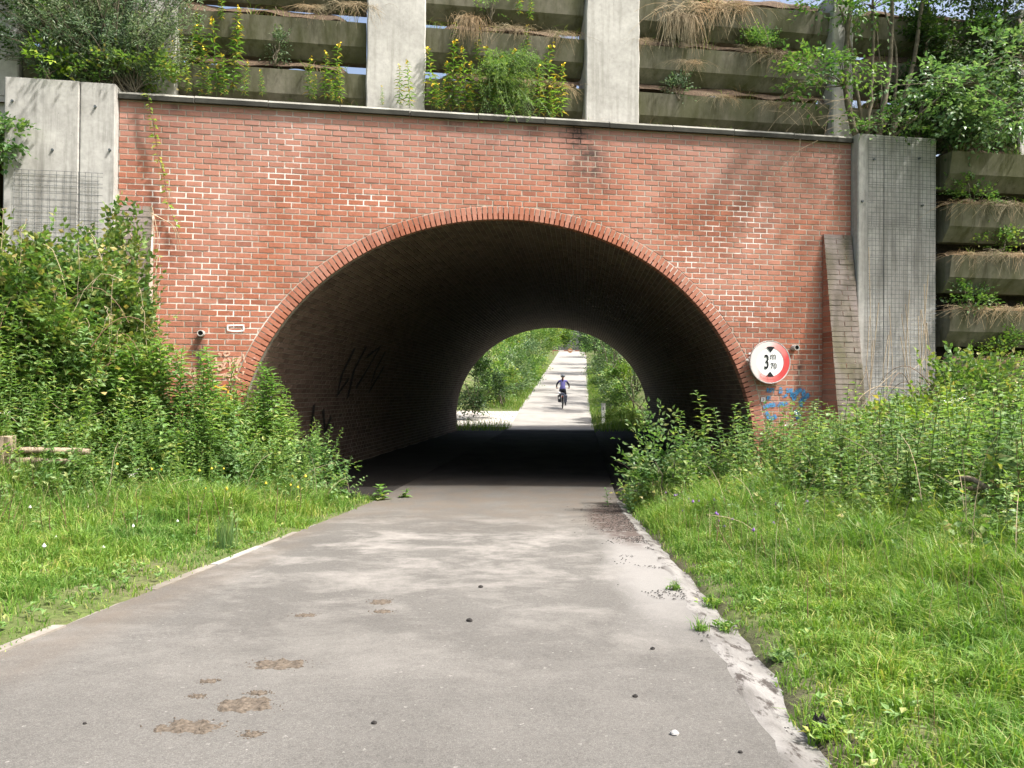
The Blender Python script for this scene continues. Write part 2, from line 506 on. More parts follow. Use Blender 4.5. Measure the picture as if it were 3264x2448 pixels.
def road_mat():
    t = NT('road')
    p = t.pos()
    x, y, z = t.sep(p)
    fine = t.noise(p, 190, 3, .7)
    speck = t.n('ShaderNodeTexVoronoi'); t.l(p, speck.inputs['Vector']); speck.inputs['Scale'].default_value = 75
    big = t.noise(p, .9, 5, .6)
    col = t.ramp(big, [(.3, (.100, .0965, .089)), (.7, (.128, .124, .115))])
    col = t.mix(1.0, col, t.ramp(fine, [(.3, .62), (.55, 1.0), (.72, 1.55)]), 'MULTIPLY')
    rs = t.ramp(speck.outputs['Color'], [(.0, 0.78), (.6, 1.0), (.93, 1.1), (.96, 1.9)])
    col = t.mix(.8, col, rs, 'MULTIPLY')
    # dry dust drying in streaks across the road
    dn = t.noise(t.mapping(p, (.85, 1.05, 1)), 1.5, 9, .72, .25)
    zone = t.math('MULTIPLY', t.math('DIVIDE', t.math('SUBTRACT', y, 3.0), 4.2, clamp=True),
                  t.math('DIVIDE', t.math('SUBTRACT', 11.6, y), 3.0, clamp=True))
    dust = t.math('MULTIPLY', t.ramp(dn, [(.46, 0), (.66, .9)]), t.math('ADD', .04, t.math('MULTIPLY', zone, 1.0)), clamp=True)
    nearonly = t.math('LESS_THAN', y, 30.0)
    dust = t.math('MULTIPLY', dust, nearonly)
    col = t.mix(dust, col, t.mix(1.0, (.25, .24, .222), t.ramp(fine, [(.3, .8), (.7, 1.15)]), 'MULTIPLY'))
    # brown damp mud film near the tunnel and along the edges
    dl = t.math('SUBTRACT', x, t.math('MULTIPLY_ADD', y, .0765, -2.92))
    edge = t.math('SUBTRACT', 1.0, t.math('DIVIDE', dl, .5), clamp=True)
    mud = t.math('MAXIMUM', edge, t.math('MULTIPLY', t.math('DIVIDE', t.math('SUBTRACT', y, 8.6), 3.0, clamp=True), nearonly))
    mud = t.math('MULTIPLY', mud, t.ramp(t.noise(t.mapping(p, (1, .6, 1)), 2.5, 6, .65), [(.35, .05), (.65, .85)]))
    mud = t.math('MULTIPLY', mud, nearonly)
    col = t.mix(mud, col, t.mix(1.0, (.12, .101, .082), t.ramp(fine, [(.3, .75), (.7, 1.2)]), 'MULTIPLY'))
    # sandy silt washed along the right-hand edge
    dr = t.math('SUBTRACT', t.math('MULTIPLY_ADD', y, .062, .80), x)
    sn = t.noise(t.mapping(p, (1, .45, 1)), 2.6, 6, .65, .4)
    sm = t.math('SUBTRACT', t.math('SUBTRACT', 1.0, t.math('DIVIDE', dr, .75), clamp=True), t.math('MULTIPLY', sn, .55))
    sm = t.math('MULTIPLY', t.ramp(sm, [(.12, 0), (.4, .8)]), t.math('MULTIPLY', t.math('DIVIDE', t.math('SUBTRACT', y, 4.4), 1.6, clamp=True), t.math('DIVIDE', t.math('SUBTRACT', 10.8, y), 2.0, clamp=True)))
    col = t.mix(sm, col, t.mix(1.0, (.225, .22, .21), t.ramp(fine, [(.3, .8), (.7, 1.15)]), 'MULTIPLY'))
    # brown leaf mould at the right edge before the tunnel
    lx = t.math('DIVIDE', t.math('SUBTRACT', x, t.math('MULTIPLY_ADD', y, .03, 1.0)), .42)
    ly = t.math('DIVIDE', t.math('SUBTRACT', y, 10.0), 2.3)
    lm = t.math('SUBTRACT', 1.0, t.math('SQRT', t.math('ADD', t.math('MULTIPLY', lx, lx), t.math('MULTIPLY', ly, ly))), clamp=True)
    lm = t.math('MULTIPLY', t.math('MULTIPLY', lm, 3.0), t.ramp(t.noise(p, 9, 6, .75), [(.38, 0), (.52, 1)]), clamp=True)
    col = t.mix(t.math('MULTIPLY', lm, .85), col, t.mix(1.0, (.055, .038, .032), t.ramp(fine, [(.3, .6), (.7, 1.5)]), 'MULTIPLY'))
    # inside the tunnel: its shade painted near black;  beyond it: a paler road
    tun_shade = t.math('MULTIPLY', t.math('DIVIDE', t.math('SUBTRACT', t.math('ADD', y, t.noise(p, 1.5, 4)), 12.3), 4.5, clamp=True), t.math('DIVIDE', t.math('SUBTRACT', t.math('SUBTRACT', 35.6, y), t.noise(p, 1.1, 4)), 1.0, clamp=True))
    mottle = t.noise(t.mapping(p, (1, .5, 1)), 1.2, 5, .6)
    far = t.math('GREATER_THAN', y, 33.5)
    fcol = t.mix(1.0, (.26, .25, .23), t.ramp(t.noise(p, 1.3, 6, .65), [(.3, .8), (.7, 1.15)]), 'MULTIPLY')  # sunshine on the far road put into its pale colour
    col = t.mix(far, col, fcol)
    col = t.mix(tun_shade, col, t.mix(1.0, (.019, .018, .017), t.ramp(mottle, [(.35, .6), (.7, 1.5)]), 'MULTIPLY'))
    rough = .95
    t.l(t.math('SUBTRACT', .2, t.math('MULTIPLY', tun_shade, .14)), t.p.inputs['Specular IOR Level'])
    t.bump(fine, .35, .004)
    return t.done(col, rough)

xs = np.concatenate([np.linspace(-420, -32, 14), np.arange(-30, -9, 1.5), np.arange(-9, -3.4, .2), np.arange(-3.4, -1.6, .08), np.arange(-1.6, .6, .2), np.arange(.6, 2.0, .06), np.arange(2.0, 13, .2), np.arange(13, 31, 1.5), np.linspace(33, 420, 14)])
ys = np.concatenate([np.arange(-60, -4, 4.), np.arange(-4, 14.5, .2), np.arange(14.5, 47, .5), np.arange(47, 130, 2.), np.linspace(132, 700, 16)])
GXX, GYY = np.meshgrid(xs, ys)
GZ = ground_h(GXX, GYY)
mb = MB()
nx, ny = len(xs), len(ys)
i = np.arange(ny - 1)[:, None] * nx; k = np.arange(nx - 1)[None]
mb.add(np.stack([GXX, GYY, GZ], -1).reshape(-1, 3), np.stack([i + k, i + k + 1, i + nx + k + 1, i + nx + k], -1).reshape(-1, 4))
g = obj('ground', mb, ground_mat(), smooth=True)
tag(g, kind='structure')

def strip(yv, xl, xr, cols, zoff):
    u = np.linspace(0, 1, cols)
    X = xl[:, None] * (1 - u) + xr[:, None] * u
    Y = np.repeat(yv[:, None], cols, 1)
    Z = road_z(Y) + zoff
    m = MB(); n = len(yv)
    i = np.arange(n - 1)[:, None] * cols; k = np.arange(cols - 1)[None]
    m.add(np.stack([X, Y, Z], -1).reshape(-1, 3), np.stack([i + k, i + k + 1, i + cols + k + 1, i + cols + k], -1).reshape(-1, 4))
    return m
yv = np.concatenate([np.arange(-30, -4, 2.), np.arange(-4, 46, .35), np.arange(46, 300, 3.)])
wob = .02 * np.sin(yv * 5.1) + .015 * np.sin(yv * 11.3)
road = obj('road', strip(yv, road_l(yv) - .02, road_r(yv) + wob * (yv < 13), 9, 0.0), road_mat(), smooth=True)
tag(road, kind='structure')

# silt channel along the right edge
def silt_mat():
    t = NT('silt'); p = t.pos()
    n1 = t.noise(t.mapping(p, (2.2, .8, 1)), 2.2, 6, .65, .5); n2 = t.noise(p, 120, 3, .7)
    col = t.ramp(n1, [(.28, (.07, .065, .058)), (.42, (.135, .13, .122)), (.62, (.22, .215, .205))])
    col = t.mix(1.0, col, t.ramp(n2, [(.3, .85), (.7, 1.12)]), 'MULTIPLY')
    litter = t.ramp(t.noise(t.mapping(p, (1, .5, 1)), 11, 7, .75), [(.52, 0), (.60, .9)])
    col = t.mix(litter, col, (.035, .028, .024))
    t.bump(n1, .4, .03)
    return t.done(col, .7)
ych = np.arange(-3, 12.4, .12)
ww = .03 * np.sin(ych * 3.3) + .025 * np.sin(ych * 7.9 + 1)
u = np.linspace(0, 1, 6)
xl = road_r(ych) - .03 + ww * .3; xr = grass_r(ych) + .16
X = xl[:, None] * (1 - u) + xr[:, None] * u
Yg = np.repeat(ych[:, None], 6, 1)
Z = road_z(Yg) + np.array([-.004, .006, -.012, -.02, -.012, -.012]) + .006 * nz(X, Yg, 6, 2)
m = MB(); i = np.arange(len(ych) - 1)[:, None] * 6; k = np.arange(5)[None]
m.add(np.stack([X, Yg, Z], -1).reshape(-1, 3), np.stack([i + k, i + k + 1, i + 7 + k, i + 6 + k], -1).reshape(-1, 4))
o = obj('silt', m, silt_mat(), smooth=True); tag(o, kind='structure')

# pale flush edging stones on the left, half grown over
edge_m = concrete_mat('edging', (.26, .25, .23), (.36, .345, .32), (.12, .10, .08), .6, streak=False)
edge_d = concrete_mat('dirty_edging', (.16, .145, .12), (.27, .25, .22), (.10, .08, .06), .6, streak=False)
yy = -1.2
while yy < 9.6:
    ln = 1.0
    y0, y1 = yy + .008, yy + ln - .008
    a0, a1 = float(road_l(y0)), float(road_l(y1))
    m = MB(); wd = random.uniform(.055, .085); lift = random.choice((.010, .006, .002, -.004))
    V = []
    for zz in (-.12, lift):
        for (xx, yq) in ((a0 - wd, y0), (a0 + .005, y0), (a1 + .005, y1), (a1 - wd, y1)):
            V.append((xx, yq, float(road_z(yq)) + zz))
    m.hexa(np.array(V))
    obj('edging_stone', m, random.choice((edge_m, edge_m, edge_d)), road)
    yy += ln

# gravel forecourt beyond the tunnel on the left
def gravel_mat():
    t = NT('gravel'); p = t.pos()
    v = t.n('ShaderNodeTexVoronoi'); t.l(p, v.inputs['Vector']); v.inputs['Scale'].default_value = 11
    col = t.mix(1.0, (.42, .40, .36), t.ramp(v.outputs['Color'], [(0, .45), (.5, 1), (1, 1.35)]), 'MULTIPLY')
    t.bump(v.outputs['Distance'], .8, .05)
    return t.done(col, .95)
yg = np.arange(35.2, 42.3, .3)
xrr = road_l(yg) + .03
xll = xrr - 7.5 * sstep((yg - 35.0) / 1.5) * sstep((43.2 - yg) / 1.6) - .05
m = strip(yg, xll, xrr, 12, .06)
o = obj('gravel_path', m, gravel_mat()); tag(o, kind='structure')
# loose stones of the gravel: one uncountable layer of small real stones
m = MB()
for _ in range(900):
    y_ = rng.uniform(35.6, 42.0); x_ = road_l(y_) - rng.uniform(0, 3.6)
    r_ = rng.uniform(.02, .055)
    P = np.array([[1, 0, 0], [-1, 0, 0], [0, 1, 0], [0, -1, 0], [0, 0, .8], [0, 0, -.8]]) * r_ * rng.uniform(.6, 1.2, (6, 1))
    m.add(P + [x_, y_, road_z(y_) + .07], [[0, 2, 4], [2, 1, 4], [1, 3, 4], [3, 0, 4], [2, 0, 5], [1, 2, 5], [3, 1, 5], [0, 3, 5]])
o = obj('loose_gravel', m, plain('pebble', (.40, .385, .35), .9, var=.3)); tag(o, 'loose pale gravel lying beside the road beyond the tunnel', 'gravel', kind='stuff')

# the deck of the embankment over the tunnel
m = MB()
TOPZ = 5.84
def P3(s, y, z): return L2W(s, y, z)
V = [P3(-40, .35, TOPZ), P3(40, .35, TOPZ), P3(45, LEN, TOPZ), P3(-35, LEN, TOPZ)]
m.add(V, [[0, 1, 2, 3]])
o = obj('embankment', m, M['soil']); tag(o, kind='structure')

# ------------------------------------------------------------------ the brick portal
portal = thing('brick_underpass', 'red brick arched underpass face with dark vaulted tunnel', 'underpass', L2W(0, 0, 0), ALPHA)
SL, SR = -5.80, 5.81
RING = .206
def ell_x(z, grow=0.0):
    q = (z - CZ) / (BZ + grow)
    if q >= 1: return 0.0
    return (AX + grow) * math.sqrt(max(0.0, 1 - max(q, -1) ** 2)) if z > CZ else AX + grow
def ell_z(s, grow=0.0):
    q = s / (AX + grow)
    return CZ + (BZ + grow) * math.sqrt(max(0, 1 - q * q))

def face_wall(m, y, flip=False, off=0.0, s_lo=SL, s_hi=SR, ztop=5.86):
    ss = sorted(set([s_lo, s_hi, -AX - RING * .5, AX + RING * .5] + list(np.linspace(-AX - .1, AX + .1, 81))))
    for a, b in zip(ss[:-1], ss[1:]):
        def bot(q): return ell_z(q, .10) if abs(q) < AX + .099 else -.6
        za, zb = bot(a), bot(b)
        if abs((a + b) / 2) > AX + .099: za = zb = -.6
        q = [[a + off, y, za], [b + off, y, zb], [b + off, y, ztop], [a + off, y, ztop]]
        m.add(q, [[3, 2, 1, 0] if flip else [0, 1, 2, 3]])
m = MB(); face_wall(m, 0.0)
obj('wall', m, M['mortar'], portal)
m = MB(); face_wall(m, LEN, True, SK * LEN, SL - 30, SR + 30)
obj('far_wall', m, plain('far_render', (.2, .12, .09), .9), portal)

PITCHB, COURSE, JOINT = .235, .0867, .0185
def brick_hexa(poly, depth, proud, ch=.004):
    """poly: 4 points (s,z) counter-clockwise; front at y=-proud, chamfered"""
    poly = np.asarray(poly, float); c = poly.mean(0)
    inn = poly + (c - poly) / (np.linalg.norm(c - poly, axis=1)[:, None] + 1e-9) * ch * 1.4
    V = [[p[0], depth, p[1]] for p in poly] + [[p[0], -proud + ch, p[1]] for p in poly] + [[p[0], -proud, p[1]] for p in inn]
    F = []
    for k in range(4):
        j = (k + 1) % 4
        F += [[k, j, 4 + j, 4 + k], [4 + k, 4 + j, 8 + j, 8 + k]]
    F.append([8, 9, 10, 11])
    return np.array(V), np.array(F)

def brick_poly(pts, depth, proud, ch=.004):
    if len(pts) == 4: return [brick_hexa(pts, depth, proud, ch)]
    P = np.array(pts); c = P.mean(0); n = len(P)
    inn = P + (c - P) / (np.linalg.norm(c - P, axis=1)[:, None] + 1e-9) * ch * 1.4
    V = np.array([[p[0], depth, p[1]] for p in P] + [[p[0], -proud + ch, p[1]] for p in P] + [[p[0], -proud, p[1]] for p in inn] + [[c[0], -proud, c[1]]])
    F4 = []; F3 = []
    for k in range(n):
        j = (k + 1) % n
        F4 += [[k, j, n + j, n + k], [n + k, n + j, 2 * n + j, 2 * n + k], [2 * n + k, 2 * n + j, 3 * n, 3 * n]]
    return [(V, np.array([f for f in F4 if f[2] != f[3]] + []) ), (np.concatenate([V[2 * n:3 * n], V[3 * n:]]), np.array([[k, (k + 1) % n, n] for k in range(n)]))]
full, rest = [], MB()
nrow = int(5.86 / COURSE) + 1
G = RING + JOINT * .8
def Eo(q):
    return ell_z(q, G) if abs(q) < AX + G else -9.0
def clip_brick(a, b, zb, zt):
    """outline of a course brick outside the ring, or None"""
    if (a + b) / 2 < 0 and not (a < 0 < b):
        p = clip_brick(-b, -a, zb, zt)
        return None if p is None else [(-x, z) for x, z in p][::-1]
    if zt < CZ:
        lo = AX + G
        if b <= lo + .02: return None
        a = max(a, lo); return [(a, zb), (b, zb), (b, zt), (a, zt)]
    eb = ell_x(max(zb, CZ + .001), G); et = ell_x(zt, G)
    if a < 0 < b:
        if et > 0: return None
        pts = [(a, max(zb, Eo(a))), (0, max(zb, Eo(0))), (b, max(zb, Eo(b))), (b, zt), (a, zt)]
        return pts if zt - max(p[1] for p in pts[:3]) > .012 else None
    lo = max(a, et)
    if b - lo < .02: return None
    if lo >= eb: return [(lo, zb), (b, zb), (b, zt), (lo, zt)]
    pts = [(lo, min(zt - .001, max(zb, Eo(lo))))]
    if lo < eb < b: pts.append((eb, zb))
    pts += [(b, max(zb, min(zt - .001, Eo(b)))), (b, zt)]
    if lo > et + .002: pts.append((lo, zt))
    return pts if len(pts) > 2 else None
for r in range(-1, nrow):
    z0 = 5.845 - (r + 1) * COURSE
    zb, zt = z0 + JOINT / 2, z0 + COURSE - JOINT / 2
    if zt < -.2: continue
    off = (0 if r % 2 else PITCHB / 2) + random.uniform(-.012, .012)
    s0 = SL - off
    while s0 < SR:
        a, b = s0 + JOINT * .4 + random.uniform(-.003, .003), s0 + PITCHB - JOINT * .4 + random.uniform(-.003, .003)
        s0 += PITCHB
        a, b = max(a, SL + .002), min(b, SR - .002)
        if b - a < .02: continue
        pts = clip_brick(a, b, zb, zt)
        if pts is None: continue
        pr = .0045 + random.uniform(-.0025, .003)
        if len(pts) == 4 and pts[0] == (a, zb) and pts[2] == (b, zt) and b - a > .19:
            full.append((a, b, zb, zt, pr))
        else:
            for V, F in brick_poly(pts, 0.0, pr): rest.add(V, F)
# the 300 that show largest are bricks of their own
def camdist(f):
    X, Y, _ = L2W((f[0] + f[1]) / 2, 0)
    return math.hypot(X, Y)
vis = [f for f in full if f[2] > 2.4 and f[0] > -5.2 or (f[2] > 1.8 and f[0] > -4.9)]
vis = sorted(vis, key=camdist)[:300]
visset = set(vis)
vari = []
for k in range(8):
    w, h = PITCHB - JOINT * .8, COURSE - JOINT
    q = [(-w / 2, -h / 2), (w / 2, -h / 2 + random.uniform(-.002, .002)), (w / 2, h / 2), (-w / 2, h / 2 + random.uniform(-.002, .002))]
    V, F = brick_hexa(q, .009, 0.0)
    vari.append(mesh_of('brick', MB().add(V, F), M['brick']))
for f in full:
    if f in visset:
        o = link('brick', random.choice(vari), portal, ((f[0] + f[1]) / 2, -f[4], (f[2] + f[3]) / 2))
        o.scale.x = (f[1] - f[0]) / (PITCHB - JOINT * .8)
    else:
        V, F = brick_hexa([(f[0], f[2]), (f[1], f[2]), (f[1], f[3]), (f[0], f[3])], 0.0, f[4])
        rest.add(V, F)
o = obj('brickwork', rest, M['brick'], portal); tag(o, kind='stuff')

# voussoirs
tt = np.linspace(-.35, math.pi + .35, 6000)
ex, ez = AX * np.cos(tt), CZ + BZ * np.sin(tt)
arc = np.concatenate([[0], np.cumsum(np.hypot(np.diff(ex), np.diff(ez)))])
def at_arc(q):
    t = np.interp(q, arc, tt)
    p = np.array([AX * math.cos(t), CZ + BZ * math.sin(t)])
    n = np.array([math.cos(t) / AX, math.sin(t) / BZ]); n /= np.linalg.norm(n)
    return p, n
q = 0.0
VP = .0815
while q < arc[-1] - VP:
    (p0, n0), (p1, n1) = at_arc(q + JOINT * .45), at_arc(q + VP - JOINT * .45)
    q += VP
    if max(p0[1], p1[1]) < -.15: continue
    g = RING + random.uniform(-.006, .004)
    pl = [p1, p0, p0 + n0 * g, p1 + n1 * g]
    pl = [p0, p0 + n0 * g, p1 + n1 * g, p1]
    V, F = brick_hexa(pl, .11, .011 + random.uniform(-.003, .004))
    obj('voussoir', MB().add(V, F[:, ::-1]), M['brick'], portal)

# vault: mortar shell and bricks, tunnel shade put into their darker colour
def vp(t, y, g=0.0):
    n = np.array([np.cos(t) / AX, np.sin(t) / BZ]); n = n / np.linalg.norm(n, axis=0)
    return np.stack([AX * np.cos(t) + n[0] * g + SK * y, y + 0 * t, CZ + BZ * np.sin(t) + n[1] * g], -1)
tv = np.linspace(-.25, math.pi + .25, 90)
yvv = np.array([.02, LEN])
m = MB()
A = vp(tv, .02, .012); B = vp(tv, LEN, .012)
n = len(tv)
m.add(np.concatenate([A, B]), np.stack([np.arange(n - 1), np.arange(n - 1) + 1, np.arange(n - 1) + n + 1, np.arange(n - 1) + n], -1))
vault = obj('vault', m, M['vault_mortar'], portal)
VB = MB()
nc = int((arc[-1]) / COURSE)
tcs, ycs, lens = [], [], []
Vl, Fl, cnt = [], [], 0
for c in range(nc):
    qa, qb = c * COURSE + JOINT * .4, (c + 1) * COURSE - JOINT * .4
    ta, tb = np.interp(qa, arc, tt), np.interp(qb, arc, tt)
    if CZ + BZ * math.sin((ta + tb) / 2) < -.1: continue
    y0s = np.arange(.125 + (0 if c % 2 else PITCHB / 2) - PITCHB, LEN, PITCHB)
    ya = np.maximum(y0s + JOINT * .4, .122); yb = np.minimum(y0s + PITCHB - JOINT * .4, LEN)
    ok = yb - ya > .03; ya, yb = ya[ok], yb[ok]
    g = rng.uniform(-.003, .003, len(ya))
    n_ = len(ya)
    for (tq, yq, gg) in ((ta, ya, 0), (tb, ya, 0), (tb, yb, 0), (ta, yb, 0)):
        pass
    def ring(gofs):
        def pt(tq, yq):
            n0 = np.array([math.cos(tq) / AX, math.sin(tq) / BZ]); n0 /= np.linalg.norm(n0)
            return np.stack([AX * math.cos(tq) + n0[0] * gofs + SK * yq, yq, CZ + BZ * math.sin(tq) + n0[1] * gofs], -1)
        return np.stack([pt(ta, ya), pt(tb, ya), pt(tb, yb), pt(ta, yb)], 1)
    Vr = np.concatenate([ring(.013 + 0 * g), ring(g)], 1)   # (n,8,3)
    base = np.arange(n_)[:, None, None] * 8
    F0 = np.array([[4, 5, 6, 7], [0, 1, 5, 4], [1, 2, 6, 5], [2, 3, 7, 6], [3, 0, 4, 7]])
    VB.add(Vr.reshape(-1, 3), (base + F0[None]).reshape(-1, 4))
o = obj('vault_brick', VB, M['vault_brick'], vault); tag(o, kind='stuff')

# coping stones
nco = 11
for k in range(nco):
    a = SL + (SR - SL) * k / nco + .006; b = SL + (SR - SL) * (k + 1) / nco - .006
    dz = random.uniform(-.006, .006)
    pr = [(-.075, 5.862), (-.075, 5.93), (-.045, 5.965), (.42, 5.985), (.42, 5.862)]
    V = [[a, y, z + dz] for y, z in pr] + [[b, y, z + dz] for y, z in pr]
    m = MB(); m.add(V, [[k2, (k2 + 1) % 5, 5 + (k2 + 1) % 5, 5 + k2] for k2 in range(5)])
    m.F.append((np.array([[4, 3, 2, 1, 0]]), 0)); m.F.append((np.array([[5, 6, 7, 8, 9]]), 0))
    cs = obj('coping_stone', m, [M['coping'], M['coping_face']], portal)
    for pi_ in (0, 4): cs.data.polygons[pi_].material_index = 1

# buttresses leaning on the face, at both ends
def bd(z): return max(.05, .055 + .150 * (4.27 - z))
for (a, b, side) in ((5.29, 5.80, 1), (-5.80, -5.30, -1)):
    core = MB()
    V = []
    for zz in (-.4, 4.24):
        d = bd(zz)
        V += [[a + .012, -d + .012, zz], [b - .004, -d + .012, zz], [b - .004, -.012, zz], [a + .012, -.012, zz]]
    core.hexa(np.array(V))
    bt = obj('buttress', core, M['mortar'], portal)
    z0 = -.2; r = 0
    while z0 < 4.26:
        zb, zt = z0 + .006, z0 + COURSE - .006
        cuts = [a, (a + b) / 2 + (.11 if r % 2 else -.02) + random.uniform(-.02, .02), b]
        for c0, c1 in zip(cuts[:-1], cuts[1:]):
            j = random.uniform(-.006, .006)
            V = []
            for zz in (zb, zt):
                d = bd(zz) + j
                V += [[c0 + .005, -d, zz], [c1 - .005, -d, zz], [c1 - .005, -.013, zz], [c0 + .005, -.013, zz]]
            mm = MB().hexa(np.array(V))
            me = mesh_of('brick', mm, [M['buttress_brick'], M['brick']])
            for pidx in (3, 5): me.polygons[pidx].material_index = 1
            link('brick', me, bt)
        z0 += COURSE; r += 1

# drain pipes through the wall
pipe_m = plain('pipe', (.42, .41, .38), .7); black_m = plain('black', (.01, .01, .01), .9)
for (px, py) in ((640, 1062), (2538, 1108)):
    s, z = on_wall(px, py, -.1)
    m = MB().lathe([(.001, -.02), (.036, -.02), (.036, -.13), (.046, -.13), (.046, .05)], 18, 0, 'y', (s, 0, z))
    o = obj('drain_pipe', m, [pipe_m], portal, smooth=False)
    m2 = MB().lathe([(.0, -.11), (.036, -.11)], 18, 0, 'y', (s, 0, z))
    obj('pipe_opening', m2, black_m, o)

# painted marks
def ribbon(m, pts, w, y=-.0145):
    P = np.array(pts, float)
    T = np.gradient(P, axis=0); T /= np.linalg.norm(T, axis=1)[:, None] + 1e-9
    N = np.stack([-T[:, 1], T[:, 0]], -1)
    L, Rr = P + N * w / 2, P - N * w / 2
    n = len(P)
    V = np.concatenate([np.stack([L[:, 0], np.full(n, y), L[:, 1]], -1), np.stack([Rr[:, 0], np.full(n, y), Rr[:, 1]], -1)])
    k = np.arange(n - 1)
    m.add(V, np.stack([k, k + 1, n + k + 1, n + k], -1))
def smooth_px(pts, yl=-.0145, n=6):
    P = np.array([on_wall(px, py, yl) for px, py in pts])
    if len(P) < 3: return P
    out = []
    Q = np.vstack([2 * P[0] - P[1], P, 2 * P[-1] - P[-2]])
    for k in range(1, len(Q) - 2):
        for u in np.linspace(0, 1, n, endpoint=False):
            a, b, c, d = Q[k - 1:k + 3]
            out.append(.5 * ((2 * b) + (c - a) * u + (2 * a - 5 * b + 4 * c - d) * u * u + (3 * b - a - 3 * c + d) * u ** 3))
    out.append(P[-1])
    return np.array(out)
def spray_mat(name, col, hold=.5):
    t = NT(name)
    n1 = t.noise(t.pos(), 25, 4, .7)
    t.l(t.ramp(n1, [(hold - .12, 0), (hold + .05, 1)]), t.p.inputs['Alpha'])
    return t.done(col, .7)
def c4(x, y): return (480 + x / 5.53, 1000 + y / 5.53)      # read off an enlarged corner
peach = [[(1200, 690), (1230, 740), (1240, 700)], [(1290, 700), (1330, 740), (1390, 700), (1360, 665), (1300, 685), (1290, 715)],
         [(1080, 780), (1150, 790), (1150, 900), (1090, 980), (1070, 1000)], [(1160, 890), (1220, 1000), (1260, 900), (1170, 900)],
         [(1270, 870), (1310, 800), (1330, 830), (1300, 900), (1260, 960), (1330, 950)],
         [(1360, 790), (1400, 830), (1390, 1010)], [(1400, 830), (1440, 880), (1480, 760), (1500, 900), (1560, 780), (1590, 790), (1530, 900), (1520, 1010)],
         [(1150, 1100), (1230, 1080), (1360, 1050), (1300, 1090), (1280, 1140)], [(1310, 1100), (1440, 1090), (1450, 1030), (1500, 1100), (1610, 1210)],
         [(1400, 1190), (1400, 1150), (1470, 1140)], [(1630, 710), (1650, 810), (1670, 880), (1660, 960)], [(1640, 1010), (1620, 1080)],
         [(280, 800), (340, 880), (400, 960), (380, 830)], [(330, 960), (450, 900), (500, 860), (600, 900)], [(560, 950), (640, 960), (680, 1000), (600, 1060), (640, 1100)],
         [(750, 930), (790, 1030), (780, 1100), (690, 1060), (740, 960), (810, 1000)], [(660, 1260), (720, 1280), (770, 1240), (840, 1230)], [(560, 780), (600, 750)], [(120, 880), (240, 900), (320, 1000)],
         [(590, 1130), (640, 1160), (600, 1190)]]
m = MB()
m2 = MB()
for st in peach: ribbon(m if st[0][0] > 1000 else m2, smooth_px([c4(*p) for p in st]), .026)
obj('graffiti', m2, spray_mat('faded_peach_paint', (.55, .36, .27), .50), portal)['label'] = 'faded peach graffiti left of the drain stain'
o = obj('graffiti', m, spray_mat('peach_paint', (.62, .40, .29), .44), portal); o['label'] = 'peach graffiti scribble on the brick'
m = MB()
for st in ([(1110, 1270), (1230, 1300), (1330, 1260)], [(1230, 1310), (1340, 1330), (1370, 1400)], [(1400, 1440), (1430, 1520)]): ribbon(m, smooth_px([c4(*p) for p in st]), .024)
obj('graffiti', m, spray_mat('yellow_paint', (.75, .45, .05), .4), portal)
def c3(x, y): return (2340 + x / 5.18, 1040 + y / 5.18)
m = MB()
for st, w in (([(540, 1055), (660, 1060)], .05), ([(740, 1060), (800, 1060)], .07), ([(860, 1060), (970, 1065)], .05), ([(930, 1130), (1010, 1130), (1060, 1060), (1140, 1070), (1140, 1180), (1100, 1260), (1110, 1330)], .05),
              ([(1120, 1230), (1200, 1160), (1240, 1110)], .05), ([(950, 1100), (1000, 1180), (960, 1200)], .05), ([(540, 1185), (610, 1185)], .05), ([(480, 1330), (560, 1310), (700, 1290), (900, 1280)], .05),
              ([(1010, 1380), (1060, 1480), (1020, 1520)], .06), ([(520, 1420), (600, 1520), (700, 1480)], .05), ([(800, 1170), (880, 1130)], .03)):
    ribbon(m, smooth_px([c3(*p) for p in st]), w * 1.5)
o = obj('graffiti', m, spray_mat('blue_paint', (.06, .24, .45), .50), portal); o['label'] = 'light blue graffiti paint beside the sign'
white_m = spray_mat('white_paint', (.78, .76, .74), .25)
m = MB()
for st in ([(1345, 205), (1650, 200)], [(1350, 290), (1500, 305), (1655, 295)], [(1355, 200), (1360, 300)], [(1640, 190), (1642, 305)]):
    ribbon(m, smooth_px([c4(*p) for p in st]), .022)
o = obj('painted_frame', m, white_m, portal); o['label'] = 'white painted rectangle round one brick'
m = MB()
for st, w in (([(240, 450), (290, 450)], .03), ([(245, 520), (285, 515)], .035), ([(205, 545), (270, 580)], .03)):
    ribbon(m, smooth_px([c3(*p) for p in st]), w, -.017)
obj('paint_mark', m, white_m, portal)
m = MB(); pts = [c3(447, 1175), c3(515, 1175), c3(515, 1245), c3(447, 1245)]
P = [on_wall(*p, -.02) for p in pts]
m.add([[p[0], -.02, p[1]] for p in P], [[3, 2, 1, 0]])
st = obj('sticker', m, plain('sticker', (.62, .62, .62), .6, var=.15, scale=60), portal)
m = MB(); ribbon(m, smooth_px([c3(460, 1195), c3(500, 1200), c3(470, 1225), c3(500, 1228)], -.0225), .008, -.0225)
obj('sticker_print', m, plain('ink', (.05, .05, .07), .7), st)
grey_paint = spray_mat('grey_paint', (.30, .29, .27), .42)
